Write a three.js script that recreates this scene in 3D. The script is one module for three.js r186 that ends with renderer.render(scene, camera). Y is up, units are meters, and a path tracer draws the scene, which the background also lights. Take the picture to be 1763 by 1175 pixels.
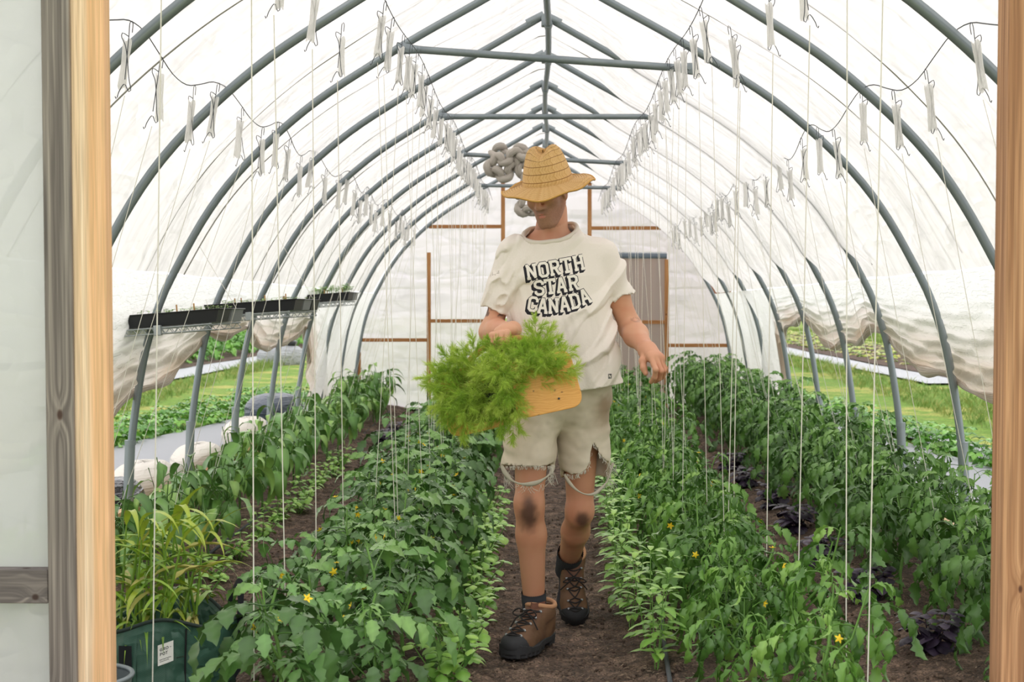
import * as THREE from 'three';
import { mergeGeometries } from 'three/addons/utils/BufferGeometryUtils.js';
import { RoundedBoxGeometry } from 'three/addons/geometries/RoundedBoxGeometry.js';

// ---------- camera, sky, exposure ----------
const scene = new THREE.Scene();
const EYE = 1.29, F = 2400, W = 1763, H = 1175;
const camera = new THREE.PerspectiveCamera(2 * Math.atan(H / 2 / F) * 180 / Math.PI, W / H, 0.1, 600);
camera.rotation.order = 'YXZ';
camera.position.set(0, EYE, 0);
camera.rotation.set(-Math.atan(53.5 / F), Math.atan(54.5 / F), 0);
camera.updateMatrixWorld(true);
camera.focus = 5.3; camera.userData.fStop = 6.3;
const renderer = new THREE.WebGLRenderer({ antialias: true });
renderer.toneMapping = THREE.LinearToneMapping;
renderer.toneMappingExposure = 1.88;
renderer.shadowMap.enabled = true;
{ // overcast sky, brightest overhead
  const w = 128, h = 64, a = new Float32Array(w * h * 4);
  for (let j = 0; j < h; j++) for (let i = 0; i < w; i++) {
    const el = Math.sin(((j + 0.5) / h - 0.5) * Math.PI), k = el > 0 ? 0.86 + 0.12 * el : 0.86 + 0.3 * Math.max(el, -0.6), o = (j * w + i) * 4;
    a[o] = k * 1.02; a[o + 1] = k * 1.0; a[o + 2] = k * 1.0; a[o + 3] = 1;
  }
  const t = new THREE.DataTexture(a, w, h, THREE.RGBAFormat, THREE.FloatType);
  t.mapping = THREE.EquirectangularReflectionMapping; t.magFilter = THREE.LinearFilter; t.needsUpdate = true;
  scene.background = t; scene.environment = t;
}

// ---------- helpers ----------
const V = (x, y, z) => new THREE.Vector3(x, y, z);
const lerp = (a, b, t) => a + (b - a) * t, clamp = (x, a = 0, b = 1) => Math.min(b, Math.max(a, x));
const sstep = (a, b, x) => { const t = clamp((x - a) / (b - a)); return t * t * (3 - 2 * t); };
function rngOf(s) { let a = s * 2654435761 >>> 0; return () => { a = (a + 0x6d2b79f5) | 0; let t = Math.imul(a ^ (a >>> 15), 1 | a); t = (t + Math.imul(t ^ (t >>> 7), 61 | t)) ^ t; return ((t ^ (t >>> 14)) >>> 0) / 4294967296; }; }
const R = rngOf(7), rr = (a, b, r = R) => a + (b - a) * r();
// a photo measurement (in pixels of the 1763 x 1175 frame) at a distance in metres, as a point of the place
function P(px, py, d) {
  const v = V((px - W / 2) / F, -(py - H / 2) / F, -1).applyQuaternion(camera.quaternion);
  return v.multiplyScalar(d / -v.z).add(camera.position);
}
const hash2 = (x, y) => { let h = Math.imul(x | 0, 374761393) + Math.imul(y | 0, 668265263) | 0; h = Math.imul(h ^ (h >>> 13), 1274126177); return ((h ^ (h >>> 16)) >>> 0) / 4294967296; };
function vn(x, y, px = 0, py = px) { // value noise, periodic if px is given
  const xi = Math.floor(x), yi = Math.floor(y), fx = x - xi, fy = y - yi, u = fx * fx * (3 - 2 * fx), v = fy * fy * (3 - 2 * fy);
  const m = (i, p) => p ? ((i % p) + p) % p : i;
  const a = hash2(m(xi, px), m(yi, py)), b = hash2(m(xi + 1, px), m(yi, py)), c = hash2(m(xi, px), m(yi + 1, py)), d = hash2(m(xi + 1, px), m(yi + 1, py));
  return lerp(lerp(a, b, u), lerp(c, d, u), v);
}
const fbm = (x, y, o = 4, p = 0, q = p) => { let s = 0, a = 0.5, f = 1; for (let i = 0; i < o; i++) { s += a * vn(x * f + i * 17 * (p ? 0 : 1), y * f, p * f, q * f); a *= 0.5; f *= 2; } return s; };
const vn3 = (x, y, z) => (vn(x + z * 0.73, y - z * 0.51) + vn(y + 31 + z, z * 1.1 - x * 0.3) + vn(z + 57, x + y * 0.4)) / 3;

const used = {};
function num(n) { const k = used[n] = (used[n] ?? -1) + 1; return k ? n + '_' + String(k).padStart(3, '0') : n; }
const ONES = ['', 'first', 'second', 'third', 'fourth', 'fifth', 'sixth', 'seventh', 'eighth', 'ninth', 'tenth', 'eleventh', 'twelfth', 'thirteenth', 'fourteenth', 'fifteenth', 'sixteenth', 'seventeenth', 'eighteenth', 'nineteenth'];
const TENS = ['', '', 'twent', 'thirt', 'fort', 'fift'];
const ord = (n) => n < 20 ? ONES[n] : n % 10 ? TENS[n / 10 | 0] + 'y-' + ONES[n % 10] : TENS[n / 10 | 0] + 'ieth';
function tag(o, label, category, group) { o.userData = { ...o.userData, label, category }; if (group) o.userData.group = group; return o; }
function struct(o) { o.userData.kind = 'structure'; return o; }
function stuff(o) { o.userData.kind = 'stuff'; return o; }
function thing(name, label, category, pos = V(0, 0, 0), group) {
  const g = new THREE.Group(); g.name = num(name); g.position.copy(pos); scene.add(g);
  if (label) tag(g, label, category, group); return g;
}
function mesh(name, geo, mat, parent) {
  const m = new THREE.Mesh(geo, mat); m.name = parent ? name : num(name); m.castShadow = m.receiveShadow = true;
  (parent || scene).add(m); return m;
}
function cloneOf(src, label, group) { const c = src.clone(); c.name = num(src.name.replace(/_\d{3}$/, '')); c.userData = { ...src.userData }; if (label) c.userData.label = label; if (group) c.userData.group = group; scene.add(c); return c; }
function norm(g) {
  if (!g.attributes.uv) g.setAttribute('uv', new THREE.BufferAttribute(new Float32Array(g.attributes.position.count * 2), 2));
  if (!g.attributes.normal) g.computeVertexNormals();
  if (!g.index) { const n = g.attributes.position.count, a = new Uint32Array(n); for (let i = 0; i < n; i++) a[i] = i; g.setIndex(new THREE.BufferAttribute(a, 1)); }
  for (const k of Object.keys(g.attributes)) if (!['position', 'normal', 'uv', 'color'].includes(k)) g.deleteAttribute(k);
  return g;
}
const merge = (list) => mergeGeometries(list.map(norm), false);
function box(w, h, d, x = 0, y = 0, z = 0, r = 0.004) { return new RoundedBoxGeometry(w, h, d, 1, Math.min(r, w / 2.2, h / 2.2, d / 2.2)).translate(x, y, z); }
function bar(a, b, r1, r2 = r1, n = 8, open = false) {
  const d = b.clone().sub(a), g = new THREE.CylinderGeometry(r2, r1, d.length(), n, 1, open);
  g.applyQuaternion(new THREE.Quaternion().setFromUnitVectors(V(0, 1, 0), d.normalize()));
  return g.translate((a.x + b.x) / 2, (a.y + b.y) / 2, (a.z + b.z) / 2);
}
function plank(a, b, w, t, up = V(0, 1, 0), r = 0.003) { // a board from a to b, w across the up direction, t thick; uv in metres along z
  const d = b.clone().sub(a), L = d.length(); d.normalize();
  const s = up.clone().cross(d).normalize(), u = d.clone().cross(s).normalize();
  const g = new RoundedBoxGeometry(t, w, L, 1, r), p = g.attributes.position, uv = new Float32Array(p.count * 2);
  for (let i = 0; i < p.count; i++) { uv[i * 2] = (p.getX(i) + p.getY(i)) / 0.2 + 0.5; uv[i * 2 + 1] = p.getZ(i) / 1.0; }
  g.setAttribute('uv', new THREE.BufferAttribute(uv, 2));
  return g.applyMatrix4(new THREE.Matrix4().makeBasis(s, u, d.clone()).setPosition((a.x + b.x) / 2, (a.y + b.y) / 2, (a.z + b.z) / 2));
}
function tube(pts, r, n = 6, seg, closed = false) {
  return new THREE.TubeGeometry(new THREE.CatmullRomCurve3(pts, closed, 'centripetal'), seg || Math.max(8, pts.length * 4), r, n, closed);
}
function vtube(pts, rad, n = 8, seg = 24) { // tube with a radius that varies along it, ends closed
  const c = new THREE.CatmullRomCurve3(pts, false, 'centripetal'), g = new THREE.TubeGeometry(c, seg, 1, n, false), p = g.attributes.position;
  for (let i = 0; i <= seg; i++) { const o = c.getPointAt(i / seg), k = typeof rad === 'function' ? rad(i / seg) : lerp(rad[0], rad[1], i / seg);
    for (let j = 0; j <= n; j++) { const q = i * (n + 1) + j; p.setXYZ(q, o.x + (p.getX(q) - o.x) * k, o.y + (p.getY(q) - o.y) * k, o.z + (p.getZ(q) - o.z) * k); } }
  return g;
}
function gridGeo(nu, nv, fn, uvfn) {
  const p = [], uv = [], ix = [];
  for (let j = 0; j <= nv; j++) for (let i = 0; i <= nu; i++) { const u = i / nu, v = j / nv, q = fn(u, v); p.push(q.x, q.y, q.z); const t = uvfn ? uvfn(u, v, q) : [u, v]; uv.push(t[0], t[1]); }
  for (let j = 0; j < nv; j++) for (let i = 0; i < nu; i++) { const a = j * (nu + 1) + i, b = a + 1, c = a + nu + 1, d = c + 1; ix.push(a, b, d, a, d, c); }
  const g = new THREE.BufferGeometry(); g.setAttribute('position', new THREE.Float32BufferAttribute(p, 3)); g.setAttribute('uv', new THREE.Float32BufferAttribute(uv, 2)); g.setIndex(ix); g.computeVertexNormals(); return g;
}
// mesh of the zero surface of a signed distance field (surface nets)
function nets(f, lo, hi, cell, col) {
  const nx = Math.ceil((hi.x - lo.x) / cell) + 1, ny = Math.ceil((hi.y - lo.y) / cell) + 1, nz = Math.ceil((hi.z - lo.z) / cell) + 1;
  const v = new Float32Array(nx * ny * nz), B = 5, reach = B * cell * 0.9 * 1.5, at = (i, j, k) => (k * ny + j) * nx + i;
  for (let k0 = 0; k0 < nz; k0 += B) for (let j0 = 0; j0 < ny; j0 += B) for (let i0 = 0; i0 < nx; i0 += B) {
    const c = f(lo.x + (i0 + B / 2 - 0.5) * cell, lo.y + (j0 + B / 2 - 0.5) * cell, lo.z + (k0 + B / 2 - 0.5) * cell), far = Math.abs(c) > reach;
    for (let k = k0; k < Math.min(nz, k0 + B); k++) for (let j = j0; j < Math.min(ny, j0 + B); j++) for (let i = i0; i < Math.min(nx, i0 + B); i++)
      v[at(i, j, k)] = far ? c : f(lo.x + i * cell, lo.y + j * cell, lo.z + k * cell);
  }
  const id = new Int32Array(nx * ny * nz).fill(-1), pos = [], ix = [];
  const C = [[0, 0, 0], [1, 0, 0], [0, 1, 0], [1, 1, 0], [0, 0, 1], [1, 0, 1], [0, 1, 1], [1, 1, 1]], E = [[0, 1], [2, 3], [4, 5], [6, 7], [0, 2], [1, 3], [4, 6], [5, 7], [0, 4], [1, 5], [2, 6], [3, 7]];
  for (let k = 0; k < nz - 1; k++) for (let j = 0; j < ny - 1; j++) for (let i = 0; i < nx - 1; i++) {
    let m = 0; const s = [];
    for (let c = 0; c < 8; c++) { s[c] = v[at(i + C[c][0], j + C[c][1], k + C[c][2])]; if (s[c] < 0) m |= 1 << c; }
    if (m === 0 || m === 255) continue;
    let x = 0, y = 0, z = 0, n = 0;
    for (const [a, b] of E) if ((s[a] < 0) !== (s[b] < 0)) { const t = s[a] / (s[a] - s[b]); x += lerp(C[a][0], C[b][0], t); y += lerp(C[a][1], C[b][1], t); z += lerp(C[a][2], C[b][2], t); n++; }
    id[at(i, j, k)] = pos.length / 3; pos.push(lo.x + (i + x / n) * cell, lo.y + (j + y / n) * cell, lo.z + (k + z / n) * cell);
  }
  const quad = (a, b, c, d, flip) => { if (a < 0 || b < 0 || c < 0 || d < 0) return; if (flip) ix.push(a, c, b, a, d, c); else ix.push(a, b, c, a, c, d); };
  for (let k = 1; k < nz - 1; k++) for (let j = 1; j < ny - 1; j++) for (let i = 1; i < nx - 1; i++) {
    const s = v[at(i, j, k)] < 0;
    if (s !== v[at(i + 1, j, k)] < 0) quad(id[at(i, j - 1, k - 1)], id[at(i, j, k - 1)], id[at(i, j, k)], id[at(i, j - 1, k)], !s);
    if (s !== v[at(i, j + 1, k)] < 0) quad(id[at(i - 1, j, k - 1)], id[at(i - 1, j, k)], id[at(i, j, k)], id[at(i, j, k - 1)], !s);
    if (s !== v[at(i, j, k + 1)] < 0) quad(id[at(i - 1, j - 1, k)], id[at(i, j - 1, k)], id[at(i, j, k)], id[at(i - 1, j, k)], !s);
  }
  const g = new THREE.BufferGeometry(), n = pos.length / 3, nm = new Float32Array(n * 3), e = cell * 0.5, cl = col && new Float32Array(n * 3);
  for (let i = 0; i < n; i++) {
    const x = pos[i * 3], y = pos[i * 3 + 1], z = pos[i * 3 + 2];
    let a = f(x + e, y, z) - f(x - e, y, z), b = f(x, y + e, z) - f(x, y - e, z), c = f(x, y, z + e) - f(x, y, z - e); const l = Math.hypot(a, b, c) || 1;
    nm[i * 3] = a / l; nm[i * 3 + 1] = b / l; nm[i * 3 + 2] = c / l;
    if (col) { const q = col(x, y, z); cl[i * 3] = q[0]; cl[i * 3 + 1] = q[1]; cl[i * 3 + 2] = q[2]; }
  }
  g.setAttribute('position', new THREE.Float32BufferAttribute(pos, 3)); g.setAttribute('normal', new THREE.BufferAttribute(nm, 3));
  g.setAttribute('uv', new THREE.BufferAttribute(new Float32Array(n * 2), 2));
  if (col) g.setAttribute('color', new THREE.BufferAttribute(cl, 3));
  g.setIndex(ix); return g;
}
// distance functions
const smin = (a, b, k) => { const h = Math.max(k - Math.abs(a - b), 0) / k; return Math.min(a, b) - h * h * k * 0.25; };
const smax = (a, b, k) => -smin(-a, -b, k);
function cone(a, b, r1, r2) { // round cone
  const bx = b.x - a.x, by = b.y - a.y, bz = b.z - a.z, l2 = bx * bx + by * by + bz * bz, r = r1 - r2, a2 = Math.max(l2 - r * r, 1e-9), il2 = 1 / l2;
  return (x, y, z) => {
    const px = x - a.x, py = y - a.y, pz = z - a.z, t = px * bx + py * by + pz * bz, zz = t - l2;
    const qx = px * l2 - bx * t, qy = py * l2 - by * t, qz = pz * l2 - bz * t, x2 = qx * qx + qy * qy + qz * qz, y2 = t * t * l2, z2 = zz * zz * l2, k = Math.sign(r) * r * r * x2;
    if (Math.sign(zz) * a2 * z2 > k) return Math.sqrt(x2 + z2) * il2 - r2;
    if (Math.sign(t) * a2 * y2 < k) return Math.sqrt(x2 + y2) * il2 - r1;
    return (Math.sqrt(x2 * a2 * il2) + t * r) * il2 - r1;
  };
}
function ell(c, rx, ry, rz) { return (x, y, z) => { const a = (x - c.x) / rx, b = (y - c.y) / ry, d = (z - c.z) / rz, k0 = Math.hypot(a, b, d), k1 = Math.hypot(a / rx, b / ry, d / rz); return k1 < 1e-6 ? -Math.min(rx, ry, rz) : k0 * (k0 - 1) / k1; }; }
const uni = (list, k) => (x, y, z) => { let d = 1e3; for (const f of list) d = smin(d, f(x, y, z), k); return d; };

// ---------- textures ----------
function tex(w, h, fn, srgb = true) {
  const a = new Uint8Array(w * h * 4);
  for (let j = 0; j < h; j++) for (let i = 0; i < w; i++) { const c = fn(i / w, j / h), o = (j * w + i) * 4; a[o] = clamp(c[0], 0, 255); a[o + 1] = clamp(c[1], 0, 255); a[o + 2] = clamp(c[2], 0, 255); a[o + 3] = 255; }
  const t = new THREE.DataTexture(a, w, h, THREE.RGBAFormat); t.wrapS = t.wrapT = THREE.RepeatWrapping; t.magFilter = THREE.LinearFilter;
  if (srgb) t.colorSpace = THREE.SRGBColorSpace; t.needsUpdate = true; return t;
}
const mixc = (a, b, t) => [lerp(a[0], b[0], t), lerp(a[1], b[1], t), lerp(a[2], b[2], t)];
const gray = (v) => [v, v, v];
function rep(t, x, y) { const c = t.clone(); c.repeat.set(x, y); c.needsUpdate = true; return c; }
const std = (o) => new THREE.MeshStandardMaterial({ roughness: 0.8, side: THREE.DoubleSide, ...o });
const phy = (o) => new THREE.MeshPhysicalMaterial({ roughness: 0.8, side: THREE.DoubleSide, ...o });
const noiseBump = tex(256, 256, (u, v) => gray(255 * fbm(u * 16, v * 16, 4, 16)), false);
function woodTex(c0, c1, knot, seed, dark = 0, vs = 1) {
  const kn = []; const r = rngOf(seed); for (let i = 0; i < 5; i++) kn.push([r(), r(), 0.02 + r() * 0.03]);
  return tex(128, 1024, (u, v) => {
    let warp = 0, kk = 0;
    for (const [ku, kv, s] of kn) { const du = (u - ku), dv = (v - kv) * 5 * vs, d = Math.hypot(du, dv * 0.9); warp += 0.12 * Math.exp(-d * d / 0.02) * Math.sign(du + 1e-6); kk = Math.max(kk, 1 - sstep(s * 0.6, s * 1.5, d)); }
    const g = fbm((u + warp) * 28 + seed, v * 3 * vs, 3) * 0.6 + 0.4 * fbm((u + warp) * 9, v * 2 * vs + seed, 3), fine = vn(u * 100, v * 14 * vs + seed);
    let c = mixc(c0, c1, sstep(0.25, 0.65, g)); c = c.map((q) => q * (0.9 + 0.2 * fine)); c = mixc(c, knot, kk);
    if (dark) c = mixc(c, [60, 55, 55], dark * sstep(0.5, 0.8, fbm(u * 3, v * 6 + seed, 3)));
    return c;
  });
}
const T = {};
T.grayWood = woodTex([96, 89, 87], [148, 139, 132], [60, 44, 38], 3, 0.3);
T.newWood = woodTex([206, 164, 118], [228, 196, 158], [120, 72, 44], 5);
T.jamb = (() => { const base = woodTex([214, 182, 148], [234, 208, 178], [128, 80, 52], 5, 0, 2.6), a = base.image.data; for (let j = 0; j < 1024; j++) for (let i = 0; i < 128; i++) { const o = (j * 128 + i) * 4, k = sstep(0.58, 0.68, i / 128 + 0.05 * vn(j / 90, 3)) * 0.42; a[o] = lerp(a[o], 224, k * 0.5); a[o + 1] = lerp(a[o + 1], 156, k); a[o + 2] = lerp(a[o + 2], 96, k); } return base; })();
T.midWood = woodTex([160, 108, 62], [184, 134, 86], [104, 62, 36], 11);
T.soil = tex(1024, 1024, (u, v) => {
  const a = 0.4 * fbm(u * 8, v * 8, 5, 8) + 0.6 * fbm(u * 32, v * 32, 3, 32), b = vn(u * 90, v * 150, 90, 150), c = vn(u * 190 + 3, v * 90, 190, 90), d = vn(u * 300, v * 300, 300, 300);
  let k = mixc([74, 60, 51], [122, 101, 87], sstep(0.3, 0.7, a)); k = k.map((q) => q * (0.7 + 0.6 * d));
  if (b > 0.86) k = mixc(k, [172, 146, 122], (b - 0.86) * 6); if (c > 0.9) k = mixc(k, [152, 118, 92], (c - 0.9) * 8); if (c < 0.12) k = k.map((q) => q * 0.6);
  return k;
});
T.soilBump = tex(512, 512, (u, v) => gray(255 * (0.5 * fbm(u * 24, v * 24, 4, 24) + 0.3 * vn(u * 110, v * 150, 110, 150) + 0.2 * vn(u * 200, v * 90, 200, 90))), false);
T.fabric = tex(256, 256, (u, v) => gray(128 + 60 * Math.sin(u * Math.PI * 128) * Math.sin(v * Math.PI * 128) + 60 * (fbm(u * 8, v * 8, 3, 8) - 0.5)), false);
T.crease = tex(512, 512, (u, v) => {
  const a = fbm(u * 4, v * 4, 4, 4), r1 = 1 - Math.abs(2 * fbm(u * 3 + 0.3 * a, v * 9, 3, 3, 9) - 0.9) * 3, r2 = 1 - Math.abs(2 * fbm(u * 8, v * 5 + 0.4 * a, 3, 8, 5) - 0.9) * 4;
  return gray(255 * (0.4 * a + 0.3 * clamp(r1) + 0.3 * clamp(r2)));
}, false);
const pipeTex = tex(64, 256, (u, v) => mixc([118, 128, 134], [160, 168, 172], fbm(u * 4, v * 12, 4, 4, 12)));
T.film = tex(512, 512, (u, v) => { // smudges, scuffs and water marks of a used film
  const a = fbm(u * 5, v * 5, 4, 5), l = clamp(1 - Math.abs(2 * fbm(u * 4 + 0.4 * a, v * 12, 3, 4, 12) - 0.95) * 7), l2 = clamp(1 - Math.abs(2 * fbm(u * 10, v * 5 + 0.3 * a, 3, 10, 5) - 0.92) * 9), k = 252 - 10 * sstep(0.45, 0.75, a) - 9 * l - 7 * l2;
  return [k, k * 0.995, k * 0.992]; });
const M = {
  pipe: std({ map: pipeTex, metalness: 0.55, roughness: 0.5 }),
  post: std({ color: 0x8f989c, metalness: 0.5, roughness: 0.5 }),
  film: phy({ color: 0xeceae8, map: rep(T.film, 1, 1), transmission: 0.93, thickness: 0, roughness: 0.95, bumpMap: rep(T.crease, 1, 1), bumpScale: 0.02, specularIntensity: 0.4 }),
  filmEnd: phy({ color: 0xf6f2fb, map: rep(T.film, 0.6, 0.6), transmission: 0.93, thickness: 0, roughness: 0.95, bumpMap: rep(T.crease, 1, 1), bumpScale: 0.02, specularIntensity: 0.4 }),
  curtain: phy({ color: 0xffffff, vertexColors: true, transmission: 0.9, thickness: 0, roughness: 0.97, bumpMap: rep(T.crease, 2, 2), bumpScale: 0.006, specularIntensity: 0.3 }),
  hem: phy({ color: 0xd6c8b6, transmission: 0.6, thickness: 0, roughness: 0.97, bumpMap: rep(T.crease, 2, 2), bumpScale: 0.015 }),
  filmClear: phy({ color: 0xd9dde0, transmission: 0.85, thickness: 0, roughness: 0.45, bumpMap: rep(T.crease, 1, 1), bumpScale: 0.01 }),
  grayPost: (() => { const t = woodTex([98, 90, 86], [150, 141, 133], [70, 50, 42], 3, 0.3, 2.6); return std({ map: t, bumpMap: t, bumpScale: 0.002 }); })(),
  grayWood: std({ map: T.grayWood, bumpMap: T.grayWood, bumpScale: 0.002 }),
  newWood: std({ map: T.newWood, bumpMap: T.newWood, bumpScale: 0.001 }),
  jamb: std({ map: T.jamb, bumpMap: T.jamb, bumpScale: 0.001 }),
  midWood: std({ map: T.midWood }),
  soil: std({ map: T.soil, bumpMap: T.soilBump, bumpScale: 0.02, roughness: 1 }),
  wire: std({ color: 0x50545a, metalness: 0.6, roughness: 0.5 }),
  rope: std({ color: 0x9a9890, roughness: 0.9 }),
  twine: std({ color: 0xf2eee4, roughness: 0.95 }),
  black: std({ color: 0x17181c, roughness: 0.55 }),
};
// ---------- lie of the land ----------
// height of the ground: soil rises gently towards the far end and outside the walls
function gnd(x, z) {
  const d = -z; let h = 0.016 * clamp(d - 5.5, 0, 30);
  const out = sstep(1.9, 2.6, Math.abs(x)); h += 0.12 * out * sstep(0, 8, d + 2);
  if (Math.abs(x) < 2.1 && d > 3.3 && d < 15.7) { // beds a hand higher than the trodden paths
    const bed = (c, w) => Math.exp(-Math.pow((x - c) / w, 4));
    h += 0.06 * Math.max(bed(-0.67, 0.36), bed(0.68, 0.34), bed(1.75, 0.42), bed(-1.85, 0.3));
  }
  return h;
}
function G(px, py) { let d = 8; for (let i = 0; i < 30; i++) { const v = P(px, py, 1), s = (EYE - v.y); const q = P(px, py, d); d = lerp(d, (EYE - gnd(q.x, q.z)) / s, 0.6); } return P(px, py, d); }

// floor of dark soil with trodden paths
{
  const g = gridGeo(150, 440, (u, v) => { const x = lerp(-2.15, 2.15, u), z = lerp(-2.6, -15.72, v), n = fbm(x * 9, z * 9, 4) - 0.5, m = fbm(x * 30 + 9, z * 30, 3) - 0.5;
    return V(x, gnd(x, z) + 0.03 * n * 0.6 + 0.035 * m, z); }, (u, v, q) => [q.x / 1.3, q.z / 1.3]);
  struct(mesh('floor', g, M.soil));
}
// lawn round the tunnel
const lawnTex = tex(1024, 1024, (u, v) => { const a = fbm(u * 6, v * 6, 5, 6), b = vn(u * 260, v * 260, 260), c = fbm(u * 22 + 5, v * 22, 3, 22);
  let k = mixc([106, 140, 46], [164, 164, 84], sstep(0.35, 0.62, a * 0.6 + c * 0.4)); return k.map((q) => q * (0.78 + 0.4 * b)); });
{
  const mk = (x0, x1, z0, z1, nx, nz, name) => struct(mesh(name, gridGeo(nx, nz, (u, v) => { const x = lerp(x0, x1, u), z = lerp(z0, z1, v); return V(x, gnd(x, z) + 0.03 * (fbm(x, z, 3) - 0.5), z); }, (u, v, q) => [q.x / 3, q.z / 3]), std({ map: lawnTex, roughness: 1, bumpMap: noiseBump, bumpScale: 0.02 })));
  mk(-60, -2.12, 25, -120, 60, 90, 'ground_left'); mk(2.12, 60, 25, -120, 60, 90, 'ground_right'); mk(-2.12, 2.12, 25, -2.6, 8, 40, 'ground_front'); mk(-2.12, 2.12, -15.5, -120, 8, 160, 'ground_back');
}

// ---------- tunnel skeleton ----------
const BACK = 15.6, HD = (k) => BACK - 1.22 * (10 - k);            // distance of hoop k; 10 stands in the far end wall, 0 in the near one
const PROF = [[0, 3.03], [0.35, 2.83], [0.63, 2.675], [0.87, 2.53], [1.16, 2.34], [1.42, 2.12], [1.6, 1.93], [1.73, 1.75], [1.86, 1.52], [1.94, 1.36], [2.02, 1.12], [2.08, 0.8], [2.115, 0.5], [2.14, 0]];
const PC = new THREE.CatmullRomCurve3(PROF.map(([x, y]) => V(x, y, 0)), false, 'centripetal'), PCP = PC.getSpacedPoints(200);
function profX(y) { for (let i = 1; i < PCP.length; i++) if (PCP[i].y <= y) { const a = PCP[i - 1], b = PCP[i]; return lerp(a.x, b.x, (a.y - y) / (a.y - b.y)); } return 2.14; }
const PLACES = ['', 'first', 'second', 'third', 'fourth', 'fifth', 'sixth', 'seventh', 'eighth', 'ninth', 'tenth'];
for (let k = 0; k <= 10; k++) {
  const d = HD(k), t = thing('greenhouse_hoop', k === 0 ? 'galvanised steel pipe hoop of the near end, above the wooden door posts' : k === 10 ? 'galvanised steel pipe hoop against the far end wall of the tunnel' : `galvanised pipe hoop arching over the beds, ${PLACES[k]} behind the wooden door posts`, 'hoop', V(0, 0, -d), 'steel hoops that carry the plastic film');
  for (const s of [-1, 1]) {
    const side = PCP.filter((_, i) => i % 4 === 0).map((p) => V(s * p.x, p.y, 0)).filter((p) => p.y > 0.38);
    mesh('arch_pipe', tube(side, 0.0205, 8, 46), M.pipe, t);
    const xb = s * profX(0.55);
    mesh('ground_post', merge([bar(V(s * 2.142, -0.1, 0), V(xb, 0.62, 0), 0.0255, 0.0255, 10), bar(V(xb, 0.6, 0), V(xb, 0.625, 0), 0.028, 0.028, 10)]), M.post, t);
  }
  mesh('peak_fitting', merge([bar(V(-0.1, 2.985, 0), V(0, 3.035, 0), 0.0245, 0.0245, 8), bar(V(0, 3.035, 0), V(0.1, 2.985, 0), 0.0245, 0.0245, 8), box(0.03, 0.07, 0.05, 0, 3.0, 0)]), M.post, t);
}
{
  const t = thing('ridge_pipe', 'galvanised ridge pipe running under the peak of all the hoops', 'pipe');
  const pts = []; for (let k = 0; k <= 10; k++) pts.push(V(0.02 + 0.012 * Math.sin(k * 1.7), 2.975, -HD(k)));
  mesh('pipe', tube(pts, 0.0195, 8, 60), M.pipe, t);
  for (let k = 1; k < 10; k++) mesh('pipe_clamp', merge([bar(V(pts[k].x, 2.975, -HD(k) - 0.045), V(pts[k].x, 2.975, -HD(k) + 0.045), 0.026, 0.026, 8), bar(V(pts[k].x - 0.03, 2.99, -HD(k)), V(pts[k].x + 0.03, 2.99, -HD(k)), 0.01)]), M.post, t);
}
// cross bars with flattened, bolted ends
for (const [a, b, d0, name] of [[[684, 83], [1196, 119], HD(3), 'nearest and widest of them'], [[752, 201], [1142, 201], HD(5), 'second from the front'], [[783, 265], [1086, 282], HD(7), 'third from the front, behind the hat top'], [[813, 319], [1070, 324], HD(9), 'farthest, level with the hat brim'], [[560, -150], [1340, -145], HD(1), 'nearest the door, above the view']]) {
  const A = P(...a, d0 - 0.03), B = P(...b, d0 - 0.03), t = thing('cross_bar', `galvanised steel cross bar between the hoops, ${name}`, 'bar', V(0, 0, 0), 'steel cross bars under the ridge');
  const u = B.clone().sub(A).normalize(), A1 = A.clone().addScaledVector(u, 0.1), B1 = B.clone().addScaledVector(u, -0.1);
  mesh('pipe', bar(A1, B1, 0.019, 0.019, 10), M.pipe, t);
  for (const [e, m, s] of [[A, A1, 1], [B, B1, -1]]) {
    const f = gridGeo(10, 6, (p, q) => { const ang = p * 2 * Math.PI, k = sstep(0, 1, q), c = e.clone().lerp(m.clone().addScaledVector(u, s * 0.02), q); return c.add(V(0, Math.sin(ang) * lerp(0.032, 0.0195, k), Math.cos(ang) * lerp(0.006, 0.0195, k))); });
    mesh('flattened_end', f, M.pipe, t);
    mesh('bolt', bar(e.clone().addScaledVector(u, s * 0.03).add(V(0, 0, -0.02)), e.clone().addScaledVector(u, s * 0.03).add(V(0, 0, 0.02)), 0.009, 0.009, 6), M.post, t);
  }
}

// ---------- polythene skin ----------
const edgeL = [[3.2, 0.55], [5.5, 0.7], [6.7, 0.8], [7.3, 0.89], [7.75, 0.96], [8.2, 1.07], [8.45, 1.16], [9.5, 1.17], [10.1, 1.07], [10.65, 0.99], [11.3, 1.09], [11.9, 1.15], [12.3, 0.95], [12.7, 0.6], [13.05, 0.1], [15.6, 0.1]];
const edgeR = [[3.2, 0.75], [5.5, 0.86], [6.35, 0.93], [6.95, 0.9], [7.3, 0.98], [7.95, 1.02], [8.35, 1.13], [8.65, 1.22], [9.26, 1.08], [10, 1.06], [10.5, 1.14], [10.9, 1.24], [11.4, 1.22], [11.95, 1.12], [12.25, 1.0], [12.3, 0.1], [15.6, 0.1]];
const edgeAt = (e, d) => { for (let i = 1; i < e.length; i++) if (d <= e[i][0]) return lerp(e[i - 1][1], e[i][1], (d - e[i - 1][0]) / (e[i][0] - e[i - 1][0])); return e[e.length - 1][1]; };
const SPLIT = 1.46;
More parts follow.
